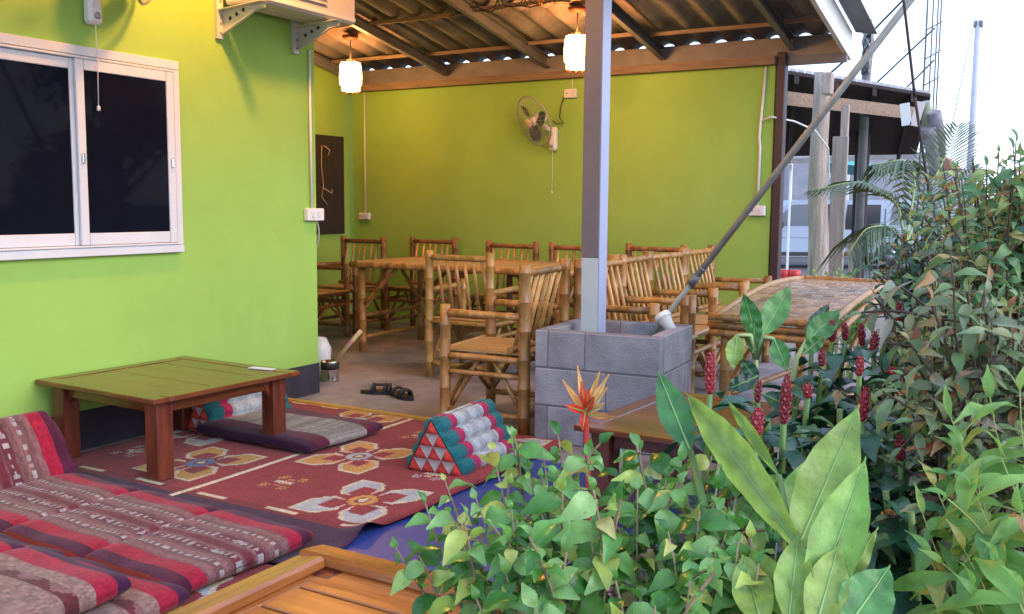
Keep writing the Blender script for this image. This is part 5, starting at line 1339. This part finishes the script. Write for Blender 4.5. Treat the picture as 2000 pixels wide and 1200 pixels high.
bush('hedge_shrub', 'bright lime green shrub with slender leaves at the bottom right corner', (0.143, 1.629, -0.050), tl, L7, mat('lime_stem', (.25, .28, .08), .6), leaf_gap=.034, start=.55, stem_r=.004, branch=2, spread=.08, limit=290, droop=.2)
c = (-0.104, 2.898, 1.251); bush('hedge_shrub', 'top of the hedge at the right edge with small leaves against the white sky', B0(c), cloud(c, (.22, .3, .24), 40), L4s + L4, M['darkbark'], leaf_gap=.024, start=.4, branch=5, spread=.12)
c = (-0.267, 2.719, 0.910); bush('hedge_shrub', 'thin twigged shrub of small olive and pinkish leaves above the red gingers', B0(c), cloud(c, (.17, .25, .20), 34), L4s + L5, M['darkbark'], leaf_gap=.024, start=.4, branch=5, spread=.10)
c = (-0.014, 3.297, 1.081); bush('hedge_shrub', 'tall hedge shrub continuing past the right edge of the picture', B0(c), cloud(c, (.45, .7, .35), 51), L4 + L6, M['darkbark'], leaf_gap=.035, start=.12, branch=5, spread=.15, limit=40)

# palm
def frond(t, pts, nl, Ll, droop, spread=.75):
    P_ = [Vector(p_) - t.location for p_ in pts]; path = []
    n = 20
    for i in range(n + 1):
        u = i / n; k = u * (len(P_) - 1); j = min(int(k), len(P_) - 2); f_ = k - j; path.append(P_[j].lerp(P_[j + 1], f_))
    for _ in range(3): path = [path[0]] + [(path[i - 1] + path[i] * 2 + path[i + 1]) / 4 for i in range(1, n)] + [path[-1]]
    fr = MB().tube(path, [.007 * (1 - .8 * i / n) for i in range(n + 1)], 5).build('frond', M['palestem'], t)
    b = MB()
    for i in range(nl):
        u = .12 + .86 * i / (nl - 1); k = u * n; j = min(int(k), n - 1); p_ = path[j].lerp(path[j + 1], k - j); ax = (path[j + 1] - path[j]).normalized()
        sd = ax.cross(Vector((0, 0, 1))).normalized()
        for s_ in (-1, 1):
            d = (sd * s_ * spread + ax * .75 + Vector((0, 0, .12))).normalized(); L = Ll * math.sin(PI * (.15 + .8 * u)) * rnd.uniform(.85, 1.1); w_ = .008
            q = [p_ + d * L * f_ + Vector((0, 0, -droop * L * f_ * f_)) for f_ in (0, .35, .7, 1)]; wn = ax * w_
            b.add([q[0] - wn * .5, q[0] + wn * .5, q[1] - wn, q[1] + wn, q[2] - wn * .7, q[2] + wn * .7, q[3]], [(0, 1, 3, 2), (2, 3, 5, 4), (4, 5, 6)], True)
    b.build('leaflets', G8, fr)['kind'] = 'stuff'
t = thing('small_palm', 'small palm with arching fronds between the hedge and the shelter', 'palm', (-0.687, 4.938, -0.050))
ct = (-0.691, 4.949, 1.039)
MB().tube([(0, 0, 0), Vector(ct) - t.location - Vector((0, 0, .15))], [.06, .035], 9).build('trunk', M['darkbark'], t)
for pts, nl, L, dr in (((ct, (-0.731, 4.946, 1.247), (-0.889, 4.817, 1.350), (-1.082, 4.676, 1.299)), 30, .26, .45), ((ct, (-0.756, 4.841, 1.138), (-0.839, 4.725, 1.126), (-0.892, 4.609, 0.997)), 24, .26, .9), ((ct, (-0.634, 5.161, 1.287), (-0.583, 5.363, 1.471), (-0.542, 5.457, 1.643)), 26, .3, .1), ((ct, (-0.684, 5.153, 1.362), (-0.720, 5.043, 1.459), (-0.852, 4.922, 1.426)), 26, .25, .9), ((ct, (-0.539, 5.172, 1.237), (-0.444, 5.278, 1.414)), 20, .28, .3), ((ct, (-0.532, 4.768, 1.073), (-0.452, 4.671, 0.963)), 20, .25, .6), ((ct, (-0.800, 5.236, 1.026), (-0.877, 5.530, 1.126), (-0.885, 5.833, 1.150)), 20, .25, .3)):
    frond(t, pts, nl, L, dr)
# low greens round the shelter foot
for q, lab in (((-1.662, 8.010, 0.662), 'small green weed clump at the foot of the board post'), ((-1.326, 7.061, 0.753), 'small leafy clump behind the arched bamboo table')):
    bush('small_bush', lab, (q[0], q[1], -.30), cloud((q[0], q[1], q[2] - .02), (.18, .15, .1), 10), L1, M['stem'], leaf_gap=.04, start=.5, branch=1, limit=80)
# trees beyond the right edge of the picture
TL = [leaf_mesh('leaf', .2, .1, leaf_mat('tree_leaf', [(0, (.03, .07, .02)), (1, (.08, .15, .04))], .5, .25), n=3)]
for k, (x_, y_, h_, lab) in enumerate(((3.4, 6.0, 3.4, 'broad tree nearest the patio beyond the right edge'), (4.2, 9.5, 3.8, 'tall tree farther back beyond the right edge'), (4.8, 3.2, 3.0, 'tree right of the camera beyond the hedge'))):
    t = thing('tree', lab, 'tree', (x_, y_, -.3)); MB().tube([(0, 0, 0), (.05, .03, h_ * .35), (.0, .1, h_ * .7)], [.13, .1, .05], 8).build('trunk', M['darkbark'], t)
    b = MB()
    for i in range(7):
        a = i * .9; b.tube([(.02, .05, h_ * (.3 + .05 * i)), (.9 * math.cos(a), .9 * math.sin(a), h_ * (.5 + .06 * i))], [.045, .012], 5)
    b.build('limbs', M['darkbark'], t); its = []
    for i in range(1500):
        cl = i % 16; a = cl * 2.4; cr_ = .35 + .75 * ((cl * .37) % 1); cc = Vector((cr_ * math.cos(a), cr_ * math.sin(a), h_ * (.45 + .5 * ((cl * .61) % 1))))
        p_ = cc + rv().normalized() * .5 * rnd.random() ** .4; its.append((TL[0], leaf_matrix(p_, rv() + Vector((0, 0, -.2)), Vector((0, 0, 1)) + rv(.5)), 0))
    joined('crown', its, [TL[0].materials[0]], t)['kind'] = 'stuff'
